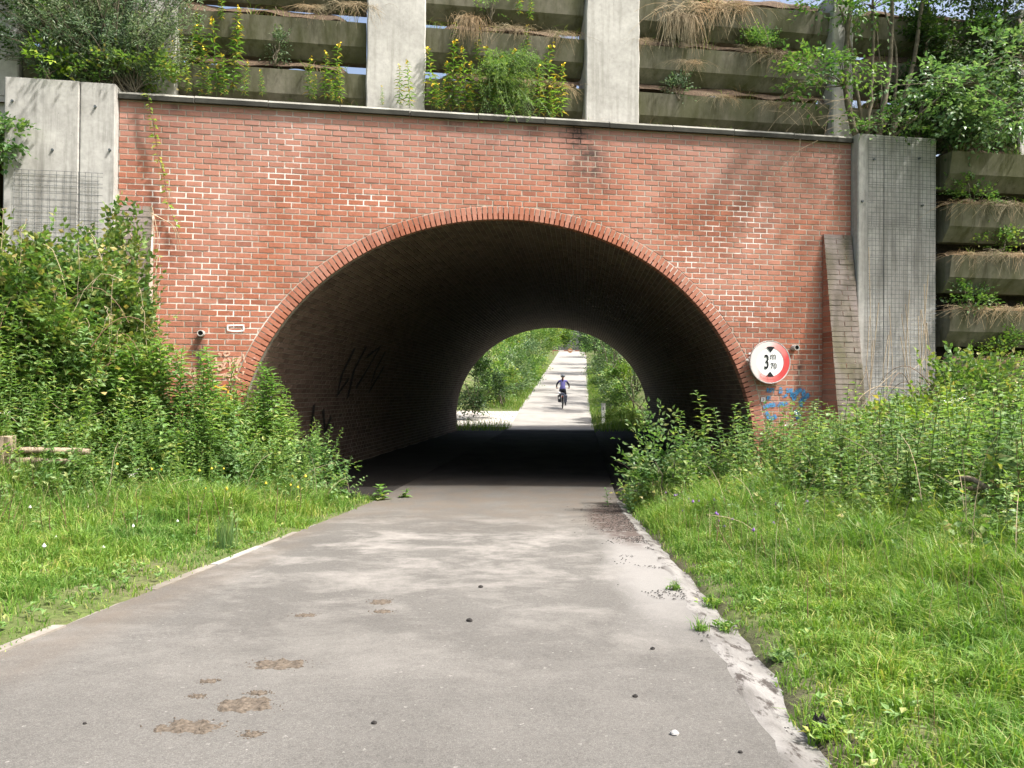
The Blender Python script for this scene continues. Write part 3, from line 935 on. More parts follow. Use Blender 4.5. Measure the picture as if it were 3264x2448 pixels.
# white paint ghosts inside, on the left flank of the vault
m = MB()
def vault_patch(m, t0, t1, y0, y1):
    tq = np.linspace(t0, t1, 5)
    A = vp(tq, y0, -.008); B = vp(tq, y1, -.008)
    m.add(np.concatenate([A, B]), [[k, k + 1, k + 6, k + 5] for k in range(4)])
for (t0, t1, y0, y1) in ((3.12, 3.20, 1.9, 2.06), (3.0, 3.16, 1.28, 1.40), (3.0, 3.03, 1.28, 1.75), (3.03, 3.16, 1.62, 1.75), (2.90, 3.12, .55, .66), (3.1, 3.13, .66, 1.0), (2.90, 3.05, .9, 1.0)):
    m = MB(); vault_patch(m, t0, t1, y0, y1)
    obj('paint_mark', m, grey_paint, vault)

dark_paint = spray_mat('black_paint', (.012, .012, .014), .42)
def vault_stroke(pts, w):
    P = np.array(pts, float); m = MB()
    T = np.gradient(P, axis=0) * [4.0, 1]; T /= np.linalg.norm(T, axis=1)[:, None] + 1e-9
    N = np.stack([-T[:, 1] / 4.0, T[:, 0]], -1) * w / 2
    A = np.array([vp(np.array([p[0]]), p[1], -.009)[0] for p in P + N]); B = np.array([vp(np.array([p[0]]), p[1], -.009)[0] for p in P - N])
    n = len(P); k = np.arange(n - 1)
    m.add(np.concatenate([A, B]), np.stack([k, k + 1, n + k + 1, n + k], -1))
    return m
for st in ([(2.62, 4.2), (2.78, 4.3), (2.90, 4.5), (2.80, 4.9)], [(2.60, 4.9), (2.75, 5.0), (2.92, 5.3)], [(2.66, 5.4), (2.58, 5.9), (2.72, 6.0), (2.86, 5.7)], [(2.6, 6.6), (2.74, 6.7), (2.88, 6.9), (2.7, 7.3)], [(2.95, 3.2), (3.08, 3.25), (3.16, 3.5)], [(2.98, 3.8), (3.1, 4.1), (3.02, 4.4)]):
    obj('graffiti', vault_stroke(st, .14), dark_paint, vault)
# ------------------------------------------------------------------ height limit sign
s0, z0 = on_wall(2455, 1154, -.14)
sign = thing('height_limit_sign', 'round faded red and white height limit sign reading 3 m 70', 'sign', L2W(s0, -.14, z0), ALPHA)
RS = .352
def disc(m, r0, r1, y, seg=64, mi=0):
    m.lathe([(r1, y), (r0, y)], seg, mi, 'y')
m = MB(); m.lathe([(.0, .0), (RS * .985, 0), (RS * .985, .015), (0, .015)], 64, 0, 'y')
obj('plate', m, plain('sign_white', (.78, .79, .78), .35, var=.04, scale=6), sign)
m = MB(); m.lathe([(RS * .975, .001), (RS * .975, -.008), (RS, -.008), (RS * 1.005, .03), (RS * .97, .03)], 64, 0, 'y')
obj('rim', m, plain('sign_rim', (.55, .54, .52), .4, .3), sign)
t = NT('faded_red')
ox, oy, oz = t.sep(t.pos(True))
f = t.math('MULTIPLY_ADD', ox, 1.7, .42); f = t.math('ADD', f, t.math('MULTIPLY', oz, -.75))
f = t.math('ADD', f, t.math('MULTIPLY', t.math('SUBTRACT', t.noise(t.pos(True), 5, 4), .5), .5))
redm = t.done(t.ramp(f, [(.12, (.70, .56, .54)), (.5, (.62, .26, .24)), (.9, (.50, .06, .06))]), .45)
m = MB(); m.lathe([(RS * .665, -.004), (RS * .955, -.004)], 64, 0, 'y')
obj('red_ring', m, redm, sign)
ink = plain('sign_black', (.012, .013, .016), .5, var=.1)
def seg_tri(tip, l, r, bulge):
    m = MB(); pts = [tip, l]
    for u in np.linspace(.2, .8, 4):
        pts.append(((1 - u) * l[0] + u * r[0], (1 - u) * l[1] + u * r[1] + bulge * 4 * u * (1 - u)))
    pts.append(r)
    V = [[p[0] * RS, -.0075, p[1] * RS] for p in pts]
    m.V.append(np.array(V)); m.n = len(V)
    for k in range(1, len(V) - 1): m.F.append((np.array([[0, k, k + 1]]), 0))
    return m
obj('arrow', seg_tri((.014, .445), (-.185, .69), (.205, .69), .035), ink, sign)
obj('arrow', seg_tri((-.014, -.437), (-.215, -.66), (.18, -.665), -.02), ink, sign)
def text_mesh(body, height, cx, cz, sx=1.0, bold=0.0):
    cu = bpy.data.curves.new('txt', 'FONT'); cu.body = body; cu.size = 1.0
    cu.align_x = 'CENTER'; cu.offset = bold
    ob = bpy.data.objects.new('txt', cu); COL.objects.link(ob)
    dg = bpy.context.evaluated_depsgraph_get(); dg.update()
    me = bpy.data.meshes.new_from_object(ob.evaluated_get(dg))
    bpy.data.objects.remove(ob); bpy.data.curves.remove(cu)
    co = np.empty(len(me.vertices) * 3, np.float32); me.vertices.foreach_get('co', co); co = co.reshape(-1, 3)
    lo, hi = co.min(0), co.max(0)
    k = height / (hi[1] - lo[1])
    out = np.stack([(co[:, 0] - (lo[0] + hi[0]) / 2) * k * sx + cx, np.full(len(co), -.0075), (co[:, 1] - (lo[1] + hi[1]) / 2) * k + cz], -1)
    me.vertices.foreach_set('co', out.astype(np.float32).ravel()); me.materials.clear(); me.materials.append(ink); me.update()
    return me
for body, h, cx, cz, sx, bo in (('3', .67, -.19, .01, .60, .012), ('m', .235, .135, .235, .78, .004), ('70', .27, .165, -.18, .86, .012)):
    link('numeral' if body != 'm' else 'unit_letter', text_mesh(body, h * RS, cx * RS, cz * RS, sx, bo), sign)
m = MB()
def scr(x, y): return ((x - 595) / 355 * RS, (590 - y) / 355 * RS)
for st in ([(440, 790), (410, 800), (430, 830), (450, 840), (420, 835)], [(455, 860), (480, 840), (470, 865), (500, 860)], [(510, 850), (525, 880), (535, 855), (550, 880)], [(540, 800), (560, 900)], [(560, 870), (680, 860)]):
    P = np.array([scr(*p) for p in st]); ribbon(m, P, .006, -.0085)
obj('scribble', m, plain('red_scribble', (.6, .12, .1), .6), sign)
m = MB()
for dz in (-.18, .18):
    m.box((0, .075, dz), (.05, .12, .035))
    m.box((0, .022, dz), (.5, .014, .03))
obj('bracket', m, plain('bracket', (.35, .35, .35), .5, .6), sign)

# ------------------------------------------------------------------ concrete end pillars and planter walls
def slab(m, s0, s1, y0, y1, z0, z1, ch=.015):
    """box with chamfered vertical front edges"""
    pr = [(s0, y1), (s0, y0 + ch), (s0 + ch, y0), (s1 - ch, y0), (s1, y0 + ch), (s1, y1)]
    n = len(pr)
    V = [[a, b, z0] for a, b in pr] + [[a, b, z1] for a, b in pr]
    m.add(V, [[k, n + k, n + (k + 1) % n, (k + 1) % n] for k in range(n)])
    b = m.n - 2 * n
    m.F.append((np.arange(n)[None] + b + n, 0))
    m.F[-1] = (m.F[-1][0][:, ::-1], 0)
    return m
def wires(m, s0, s1, z0, z1, y, dv, dh, rad=.0028, miss=.0):
    s = s0
    while s <= s1:
        if random.random() > miss:
            zz = np.linspace(z0, z1, 7); m.tube(np.stack([s + .004 * np.sin(zz * 3 + s * 7), np.full(7, y), zz], -1), rad, 4)
        s += dv * random.choice((.9, 1, 1.1))
    z = z0
    while z <= z1:
        if random.random() > miss:
            m.tube(np.array([[s0, y - .006, z], [(s0 + s1) / 2, y - .008, z + .004], [s1, y - .006, z]]), rad, 4)
        z += dh * random.choice((.55, 1, 1.1))
wire_m = plain('wire', (.10, .115, .12), .5, .4)
def mkpillar(label, sa, cut, sb, yf, zt, wire):
    o = thing('concrete_pillar', label, 'pillar', L2W((sa + sb) / 2, yf, 0), ALPHA)
    org = ((sa + sb) / 2, yf, 0)
    obj('panel', slab(MB(), sa, cut - .004, yf, yf + .5, -.5, zt), M['concrete'], o, org)
    obj('panel', slab(MB(), cut + .004, sb, yf + .012, yf + .5, -.5, zt - .004), M['concrete'], o, org)
    m = MB(); m.box(((sa + sb) / 2, yf + .42, zt / 2 - .3), (sb - sa - .02, .3, zt + .3))
    obj('core', m, M['concrete'], o, org)
    for w in wire:
        mw = MB(); wires(mw, *w)
        obj('wire_mesh', mw, wire_m, o, org)
    for (px, py) in bolts:
        s, z = on_wall(px, py, yf)
        obj('bolt', MB().lathe([(0, -.025), (.018, -.025), (.018, .01)], 8, 0, 'y', (s, yf, z)), wire_m, o, org)
    return o
bolts = [(40, 322), (304, 340), (168, 478), (350, 478)]
sl0, _ = on_wall(12, 400, -.18); slc, _ = on_wall(252, 400, -.18)
mkpillar('pale grey concrete end pillar half hidden by brambles, wire grid low down', sl0, slc, SL - .006, -.18, 6.03,
         [(sl0 + .15, SL - .15, 2.2, 4.72, -.20, .095, .10)])
bolts = [(2785, 508), (2930, 505), (2748, 642), (2940, 655)]
sr1, _ = on_wall(2986, 600, -.2); src, _ = on_wall(2818, 600, -.2)
mkpillar('grey concrete end pillar covered with a wire grid beside the mossy buttress', SR + .006, src, sr1, -.20, 5.97,
         [(SR + .17, sr1 - .02, 4.43, 5.93, -.225, .072, .072), (SR + .17, sr1 - .02, 1.0, 4.42, -.225, .072, .072)])

def beam(sa, sb, yf, ztop, parent, org, h=.56):
    """one planter beam: leaning face, undercut, trough behind"""
    pr = [(yf, ztop), (yf + .065, ztop - .36), (yf + .25, ztop - h), (yf + .42, ztop - h), (yf + .42, ztop - .16), (yf + .085, ztop - .14), (yf + .075, ztop)]
    n = len(pr)
    V = [[sa, y, z] for y, z in pr] + [[sb, y, z] for y, z in pr]
    m = MB(); m.add(V, [[k, n + k, n + (k + 1) % n, (k + 1) % n] for k in range(n)])
    m.F = [(m.F[0][0][:, ::-1], 0)]
    # end caps as two convex pieces
    for bofs, fl in ((0, False), (n, True)):
        for tri in ([0, 1, 5, 6], [1, 2, 3, 4], [1, 4, 5]):
            tq = [q + bofs for q in tri]
            m.F.append((np.array([tq if not fl else tq[::-1]]), 0))
    for e0, e1 in ((sa, sa + .035), (sb - .035, sb)):
        pe = [(yf + .003, ztop - .003), (yf + .067, ztop - .361), (yf + .252, ztop - h + .003), (yf + .418, ztop - h + .003), (yf + .418, ztop - .01)]
        if e0 == sa: e0 -= .003
        else: e1 += .003
        V = [[e0, y, z] for y, z in pe] + [[e1, y, z] for y, z in pe]
        q = m.n; m.add(V, [[k, 5 + k, 5 + (k + 1) % 5, (k + 1) % 5] for k in range(5)])
        m.F.append((np.array([[q, q + 1, q + 2, q + 3, q + 4]]), 0)); m.F.append((np.array([[q + 9, q + 8, q + 7, q + 6, q + 5]]), 0))
    return obj('planter_beam', m, M['beam_concrete'], parent, org)
def soil_heap(sa, sb, yf, ztop, parent, org, lo=-.10, amp=.10, seed=1., dipl=0., dipr=0.):
    ns = max(6, int((sb - sa) / .06)); S = np.linspace(sa + .01, sb - .01, ns); Yc = np.linspace(yf + .078, yf + .415, 6)
    SS, YY = np.meshgrid(S, Yc)
    prof = np.array([-.03, .05, .10, .11, .09, .05])[:, None]
    Z = ztop + lo + .06 + (prof + amp * nz(SS, YY * 2, 2.6, seed)) * 1.0
    Z = Z - dipl * sstep((.45 - (SS - sa)) / .3) - dipr * sstep((.45 - (sb - SS)) / .3)
    Z = np.minimum(Z, ztop + .235)
    m = MB(); i = np.arange(5)[:, None] * ns; k = np.arange(ns - 1)[None]
    m.add(np.stack([SS, YY, Z], -1).reshape(-1, 3), np.stack([i + k, i + k + 1, i + ns + k + 1, i + ns + k], -1).reshape(-1, 4))
    o = obj('soil', m, M['soil'], parent, org, smooth=True)
    o['kind'] = 'stuff'
    return o

PF, BF = .42, .50       # pillar front, beam lip
org = (0, PF, TOPZ)
pw = thing('planter_wall', 'tall concrete wall of stacked planter beams between posts above the brick', 'planter wall', L2W(*org), ALPHA)
posts = []
for (xa, xb) in ((-70, 60), (420, 560), (1168, 1356), (1868, 2038), (2655, 2720), (3250, 3400)):
    a, _ = on_wall(xa, 250, PF); b, _ = on_wall(xb, 250, PF)
    posts.append((a, b))
    n = 14
    zz = np.linspace(TOPZ - .3, 8.62, n)
    jl = np.array([random.uniform(-.012, .012) for _ in zz]); jr = np.array([random.uniform(-.012, .012) for _ in zz])
    m = MB()
    pts = []
    for q in range(n):
        pts.append([[a + jl[q], PF + .5, zz[q]], [a + jl[q], PF + .02, zz[q]], [a + .02 + jl[q], PF, zz[q]], [b - .02 + jr[q], PF, zz[q]], [b + jr[q], PF + .02, zz[q]], [b + jr[q], PF + .5, zz[q]]])
    V = np.array(pts).reshape(-1, 3)
    F = [[q * 6 + k, q * 6 + (k + 1) % 6, q * 6 + 6 + (k + 1) % 6, q * 6 + 6 + k] for q in range(n - 1) for k in range(6)]
    m.add(V, F); m.F.append((np.arange(6)[None] + (n - 1) * 6, 0))
    obj('post', m, M['pillar_concrete'], pw, org)
ZT = (6.68, 7.49, 8.30)
for bi, ((_, a), (b, _)) in enumerate(zip(posts[:-1], posts[1:])):
    for li, zt in enumerate(ZT):
        dz = random.uniform(-.02, .02)
        beam(a + .012, b - .012, BF + random.uniform(-.015, .015), zt + dz, pw, org)
        soil_heap(a + .05, b - .05, BF, zt + dz, pw, org, .03, .05, bi * 3.1 + li * 1.7, .16 if bi in (2, 4) else 0, .16 if (bi == 1 or (bi == 2 and li == 1)) else 0)
beam_spots = []
for bi, ((_, a), (b, _)) in enumerate(zip(posts[:-1], posts[1:])):
    for zt in ZT: beam_spots.append((a + .05, b - .05, BF + .06, zt))
# soil ledge behind the coping
m = MB(); S = np.linspace(SL - 3, SR + 4, 160); Yc = np.array([.41, .5, .7, .95])
SS, YY = np.meshgrid(S, Yc); Z = 5.95 + .05 * nz(SS, YY, 3, 4) + np.array([0, .03, .06, .1])[:, None]
i = np.arange(3)[:, None] * 160; k = np.arange(159)[None]
m.add(np.stack([SS, YY, Z], -1).reshape(-1, 3), np.stack([i + k, i + k + 1, i + 161 + k, i + 160 + k], -1).reshape(-1, 4))
o = obj('soil_ledge', m, M['soil'], pw, org, smooth=True); o['kind'] = 'stuff'

# lower wall at the right
YB = -.42
a0, _ = on_wall(3036, 500, YB)
org2 = (a0, YB, 0)
pw2 = thing('planter_wall', 'stack of mossy concrete planter beams to the right of the gridded pillar', 'planter wall', L2W(*org2), ALPHA)
low_tops = []
for k, (px, py) in enumerate(((3036, 480), (3036, 648), (3036, 812), (3036, 986), (3036, 1152), (3036, 1320))):
    _, z = on_wall(px, py, YB)
    low_tops.append(z)
    beam(a0, a0 + 4.2, YB, z, pw2, org2, .60)
    soil_heap(a0, a0 + 4.2, YB, z, pw2, org2, -.10, .12, 9 + k * 2.3)
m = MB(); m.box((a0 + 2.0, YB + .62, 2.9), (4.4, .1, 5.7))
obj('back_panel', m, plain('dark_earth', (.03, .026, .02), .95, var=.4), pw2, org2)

# ------------------------------------------------------------------ foliage tools
def unit(v): return v / (np.linalg.norm(v, axis=-1, keepdims=True) + 1e-9)
LEAF5 = (np.array([[0, 0, 0], [-.5, .42, .10], [.5, .42, .10], [0, 1, -.16], [0, .45, 0]]),
         np.array([[0, 4, 1], [0, 2, 4], [1, 4, 3], [4, 2, 3]]))
LEAF8 = (np.array([[0, 0, 0], [-.42, .22, .07], [.42, .22, .07], [-.46, .55, .05], [.46, .55, .05], [0, 1, -.2], [0, .25, 0], [0, .58, -.03]]),
         np.array([[0, 6, 1], [0, 2, 6], [1, 6, 7], [1, 7, 3], [6, 2, 4], [6, 4, 7], [3, 7, 5], [7, 4, 5]]))
LEAF4 = (np.array([[0, 0, 0], [.5, .45, .08], [0, 1, -.05], [-.5, .45, .08]]), np.array([[0, 1, 2], [0, 2, 3]]))
def leaves(m, P, D, N, L, W, shape=LEAF5, mi=0):
    P = np.asarray(P); D = unit(np.asarray(D)); S = unit(np.cross(D, N)); N = np.cross(S, D)
    n = len(P); L = np.broadcast_to(L, (n,))[:, None, None]; W = np.broadcast_to(W, (n,))[:, None, None]
    T, F = shape
    V = P[:, None] + T[None, :, 0:1] * W * S[:, None] + T[None, :, 1:2] * L * D[:, None] + T[None, :, 2:3] * L * N[:, None]
    k = len(T)
    m.add(V.reshape(-1, 3), (np.arange(n)[:, None, None] * k + F[None]).reshape(-1, F.shape[1]), mi)
def rdir(n, up=0.0):
    v = rng.normal(size=(n, 3)); v[:, 2] += up
    return unit(v)
def blades(m, P, H, W, lean, mi=0):
    n = len(P)
    a = rng.uniform(0, 2 * math.pi, n)
    side = np.stack([np.cos(a), np.sin(a), 0 * a], -1)
    b = rng.uniform(0, 2 * math.pi, n)
    ld = np.stack([np.cos(b), np.sin(b), 0 * b], -1) * (lean * H)[:, None]
    up = np.array([0, 0, 1.])
    z = H[:, None]
    w = (W / 2)[:, None]
    mid = P + ld * .28 + up * z * .6
    tip = P + ld + up * z * (1 - .35 * np.minimum(lean, 1.2)[:, None])
    V = np.stack([P - side * w, P + side * w, mid + side * w * .75, mid - side * w * .75, tip], 1).reshape(-1, 3)
    base = np.arange(n)[:, None] * 5
    m.V.append(V); m.F.append((base + np.array([[0, 1, 2, 3]]) + m.n, mi)); m.F.append((base + np.array([[3, 2, 4]]) + m.n, mi)); m.n += len(V)
def sprays(m, P, D, length, k, L, W, shape=LEAF5, mi=0, droop=.25, flat=.55):
    """twigs with leaves on both sides; P,D: (n,3)"""
    n = len(P); D = unit(D)
    up = np.array([0, 0, 1.]) + rng.normal(scale=1 - flat, size=(n, 3)) * .6
    S = unit(np.cross(D, up)); U = np.cross(S, D)
    t = np.linspace(.12, 1, k)
    ln = np.broadcast_to(length, (n,))
    for j, tq in enumerate(t):
        sg = 1 if j % 2 else -1
        pos = P + D * (ln * tq)[:, None] - np.array([0, 0, 1.]) * (droop * ln * tq * tq)[:, None]
        last = j == k - 1
        ldir = D * (.55 if not last else 1) + S * sg * (.8 if not last else 0) + rng.normal(scale=.22, size=(n, 3)) - np.array([0, 0, .18])
        leaves(m, pos, ldir, U + rng.normal(scale=.3, size=(n, 3)), L * rng.uniform(.7, 1.15, n), W * rng.uniform(.75, 1.15, n), shape, mi)
def twig_lines(m, P, D, length, rad, mi, droop=.25, count=None):
    n = len(P) if count is None else min(count, len(P))
    for q in range(n):
        t = np.linspace(0, 1, 4)[:, None]
        ln = length if np.isscalar(length) else length[q]
        C = P[q] + unit(D[q]) * ln * t - np.array([0, 0, 1.]) * droop * ln * t * t
        m.tube(C, np.linspace(rad, rad * .4, 4), 3, mi, cap=False)
def clumpy(n, c, rad, nclump, spread, hollow=.35):
    """points in clumps through an ellipsoid"""
    cc = rdir(nclump) * (rng.uniform(hollow, 1, nclump) ** .6)[:, None] * .86
    idx = rng.integers(0, nclump, n)
    sz = rng.uniform(.6, 1.3, nclump)
    p = cc[idx] + rng.normal(scale=spread, size=(n, 3)) * sz[idx][:, None]
    return np.array(c) + p * np.array(rad), cc

def shrub(name, label, cat, base, rad, h, ntw, k, L, W, mat, tw=.35, shape=LEAF5, group=None, nclump=26, spread=.2, stems=7, lift=.5, bark='bark', low=0.0):
    """a bush: stems from the base, twigs in clumps"""
    base = np.array(base, float)
    o = thing(name, label, cat, tuple(base), 0.0, group)
    c = np.array([0, 0, h * (.5 + low)])
    P, cc = clumpy(ntw, c, (rad[0], rad[1], h * .5), nclump, spread)
    keep = P[:, 2] > .03
    P = P[keep]
    D = unit(P - c * .6) + rdir(len(P)) * .6 + np.array([0, 0, lift])
    m = MB(); sprays(m, P, D, tw * rng.uniform(.6, 1.2, len(P)), k, L, W, shape)
    obj('crown', m, M[mat], o)
    m = MB()
    for q in range(stems):
        e = c + cc[q % nclump] * np.array([rad[0], rad[1], h * .5]) * .9
        b = np.array([random.uniform(-.12, .12) * rad[0], random.uniform(-.12, .12) * rad[1], -.05])
        t = np.linspace(0, 1, 7)[:, None]
        C = b * (1 - t) + e * t + np.array([0, 0, .15 * h]) * t * (1 - t) + rng.normal(scale=.02 * h, size=(7, 3)) * t * (1 - t) * 4
        m.tube(C, np.linspace(.022, .006, 7) * (h / 2) ** .5, 5, 0)
    obj('trunk', m, M[bark], o, smooth=True)
    return o

def herb(h, n, L, W, lean=.12, droop=.5, arrange='alt', top=.35, shape=LEAF5, r=.005, start=.12, side=0):
    """one upright leafy stem -> MB (0 stem, 1 leaf)"""
    m = MB()
    a = rng.uniform(0, 6.28)
    ld = np.array([math.cos(a), math.sin(a), 0]) * lean * h
    tq = np.linspace(0, 1, 8)
    C = np.stack([ld[0] * tq ** 2, ld[1] * tq ** 2, h * tq * (1 - .1 * lean * tq)], -1)
    C[1:-1, :2] += rng.normal(scale=.006, size=(6, 2))
    m.tube(C, np.linspace(r, r * .35, 8), 4, 0, cap=False)
    t = start + (1 - start) * (np.arange(n) + rng.uniform(0, .6, n)) / n
    t = np.clip(t, 0, .995)
    ang = np.arange(n) * 2.4 + a if arrange == 'alt' else (np.arange(n) // 2) * 1.57 + (np.arange(n) % 2) * math.pi + a
    pos = np.stack([np.interp(t, tq, C[:, 0]), np.interp(t, tq, C[:, 1]), np.interp(t, tq, C[:, 2])], -1)
    sz = 1 - (1 - top) * t ** 2
    sz = sz * (0.65 + .35 * np.minimum(t * 4, 1)) * rng.uniform(.8, 1.15, n)
    el = .75 - droop * (1 - t * .4) + rng.normal(scale=.15, size=n)
    D = np.stack([np.cos(ang) * np.cos(el), np.sin(ang) * np.cos(el), np.sin(el)], -1)
    leaves(m, pos, D, np.array([0, 0, 1.]) + rng.normal(scale=.15, size=(n, 3)), L * sz, W * sz, shape, 1)
    return m, C

def rotz4(a, sc_=1.0, loc=(0, 0, 0), tilt=0.0, taz=0.0):
    Mx = Matrix.Translation(loc) @ Matrix.Rotation(taz, 4, 'Z') @ Matrix.Rotation(tilt, 4, 'X') @ Matrix.Rotation(a - taz, 4, 'Z') @ Matrix.Scale(sc_, 4)
    return np.array(Mx)
def gz(x, y): return float(ground_h(x, y))

# ------------------------------------------------------------------ grass
def nettle_front(Y):            # x where the tall growth begins on the right
    return np.interp(Y, [2, 4, 5.3, 7.5, 9.4, 10.6, 11.6, 13], [4.3, 3.6, 3.1, 2.6, 2.2, 1.92, 1.72, 1.7])
def herb_front(X):              # y where the tall growth begins on the left
    return np.interp(-X, [1.9, 2.3, 3.0, 4.0, 5.0, 7.0], [12.2, 11.6, 10.4, 9.7, 9.0, 8.2])
def scatter(n, x0, x1, y0, y1):
    return rng.uniform(x0, x1, n), rng.uniform(y0, y1, n)
gm = MB()
def add_grass(X, Y, H, W, lean):
    Z = ground_h(X, Y)
    blades(gm, np.stack([X, Y, Z - .01], -1), H, W, lean)
# right lawn
X, Y = scatter(520000, .9, 6.5, 1.9, 12.2)
edge = X - grass_r(Y)
ragged = .05 * nz(X, Y, 5, 2) + .02
keep = (edge > ragged * 1.6 - .02) & (X < .66 * Y + .6) & (X < nettle_front(Y) + 1.0)
dens = .62 + .45 * nz(X, Y, 1.3, 1) + .55 * nz(X, Y, 6., 3)
keep &= rng.uniform(size=len(X)) < np.clip(dens, .16, 1) * np.clip(.12 + edge * 2.6, .12, 1) * np.clip(8.5 / (Y + 2), .5, 1)
X, Y, edge = X[keep], Y[keep], edge[keep]
H = (.055 + .05 * np.clip(nz(X, Y, 1.1, 7) + .4, 0, 1.5) + .03 * rng.uniform(size=len(X))) * np.clip(.45 + edge * 1.2, .45, 1.6) * rng.uniform(.6, 1.4, len(X))
H *= (1 + .8 * sstep((Y - 6) / 4)) * (1 + .5 * np.clip(nz(X, Y, 6., 3), -.6, 1)) * (1 + .5 * sstep((X - nettle_front(Y) + 1.5) / 1.5))
add_grass(X, Y, H, .0045 + .0035 * rng.uniform(size=len(X)) + .0004 * Y, rng.uniform(.2, 1.1, len(X)))
# left verge
X, Y = scatter(460000, -8, -1.7, 2.6, 12.6)
edge = road_l(Y) - .05 - X
keep = (edge > .07 * nz(X, Y, 4, 5) - .04) & (-X < .66 * Y + .6) & (Y < herb_front(X) + .9)
dens = .40 + .45 * nz(X, Y, 1.5, 4) + .5 * nz(X, Y, 5.4, 6)
keep &= rng.uniform(size=len(X)) < np.clip(dens, .12, 1) * np.clip(.3 + edge * 1.0, .3, 1) * np.clip(.3 + (Y - 3.5) * .16, .3, 1)
X, Y, edge = X[keep], Y[keep], edge[keep]
H = (.05 + .05 * np.clip(nz(X, Y, 1.3, 9) + .4, 0, 1.5) + .03 * rng.uniform(size=len(X))) * np.clip(.4 + edge * .9, .4, 1.5) * rng.uniform(.6, 1.4, len(X))
H *= (1 + 1.5 * sstep((Y - 7.5) / 2.5)) * (1 + .5 * np.clip(nz(X, Y, 5.4, 6), -.6, 1))
add_grass(X, Y, H, .0045 + .0035 * rng.uniform(size=len(X)) + .0005 * Y, rng.uniform(.2, 1.1, len(X)))
# long seeding grass in front of the tall growth
X, Y = scatter(30000, -7, 5.5, 4, 12.3)
kl = (X < road_l(Y) - .5) & (np.abs(Y - herb_front(X) + .1) < .8)
kr = (X > grass_r(Y) + .25) & (np.abs(X - nettle_front(Y)) < .65)
keep = (kl | kr) & (rng.uniform(size=len(X)) < np.clip(.5 + .6 * nz(X, Y, 1.7, 8), .1, 1))
X, Y = X[keep], Y[keep]
add_grass(X, Y, rng.uniform(.25, .65, len(X)), np.full(len(X), .006), rng.uniform(.15, .8, len(X)))
o = obj('grass', gm, M['grass']); tag(o, 'bright green grass on both verges of the road', 'grass', kind='stuff')
print('grass faces', sum(len(F) for F, _ in gm.F))
# dry stalks among it
dm = MB()
X, Y = scatter(3800, -7, 5.8, 3, 12.4)
keep = ((X < road_l(Y) - .4) & (Y > herb_front(X) - 1.2) & (Y < herb_front(X) + .6)) | ((X > grass_r(Y) + .3) & (X > nettle_front(Y) - 1.2) & (X < nettle_front(Y) + 1.6))
X, Y = X[keep], Y[keep]
blades(dm, np.stack([X, Y, ground_h(X, Y)], -1), rng.uniform(.2, .6, len(X)), np.full(len(X), .0032), rng.uniform(.15, .9, len(X)))
o = obj('dry_grass', dm, M['dry']); tag(o, 'straw coloured dry grass stalks among the green verge plants', 'dry grass', kind='stuff')

# low clover, dock and weed leaves through the lawns
wm = MB()
X, Y = scatter(5200, -7.5, 6, 2.4, 12)
keep = (((X < road_l(Y) - .12) & (Y < herb_front(X) + .4)) | ((X > grass_r(Y) + .12) & (X < nettle_front(Y) + .4))) & (np.abs(X) < .66 * Y + .6)
keep &= nz(X, Y, 1.9, 12) > -.15
X, Y = X[keep], Y[keep]
for x_, y_ in zip(X[:1100], Y[:1100]):
    kk = random.randint(4, 8); L_ = random.uniform(.025, .06)
    a = rng.uniform(0, 6.28) + np.arange(kk) * 2.4
    D = np.stack([np.cos(a), np.sin(a), rng.uniform(.2, .9, kk)], -1)
    zz = gz(x_, y_)
    leaves(wm, np.repeat([[x_, y_, zz + .02]], kk, 0) + rng.uniform(-.02, .02, (kk, 3)) + [0, 0, .02], D, np.array([[0, 0, 1.]]).repeat(kk, 0) + rng.normal(scale=.2, size=(kk, 3)), L_, L_ * .5, LEAF5)
o = obj('low_weeds', wm, M['herb']); tag(o, 'small broad weed leaves scattered through the grass verges', 'weeds', kind='stuff')
vt = [herb(1.0, n_, .22, w_, .15, .6, ar_, .4, LEAF5, .012, .1)[0] for n_, w_, ar_ in ((14, .06, 'alt'), (18, .08, 'opp'), (22, .05, 'alt'), (12, .1, 'opp'))]
vt += [herb(1.0, 5, .12, .03, .1, .3, 'alt', .5, LEAF5, .011, .5)[0] for _ in range(2)]
vm = MB()
X, Y = scatter(4200, -7, 6, 2.6, 12)
kr = (X > grass_r(Y) + .25) & (X < nettle_front(Y) + .5) & (rng.uniform(size=len(X)) < np.clip(.75 * (1 - (nettle_front(Y) - X) / 1.6), .12, 1))
kl = (X < road_l(Y) - .3) & (Y < herb_front(X) + .3) & (Y > herb_front(X) - 2.5) & (rng.uniform(size=len(X)) < .45)
keep = (kr | kl) & (np.abs(X) < .66 * Y + .6)
for x_, y_ in zip(X[keep], Y[keep]):
    vm.merge(random.choice(vt), rotz4(random.uniform(0, 6.28), random.uniform(.12, .42) * (1.15 if y_ > 7 else .75), (x_, y_, gz(x_, y_) - .01), abs(random.gauss(0, .2)), random.uniform(0, 6.28)))
o = obj('verge_weeds', vm, [M['redstem'], M['herb']]); tag(o, 'slender leafy weeds poking out of the grass verges', 'weeds', kind='stuff')
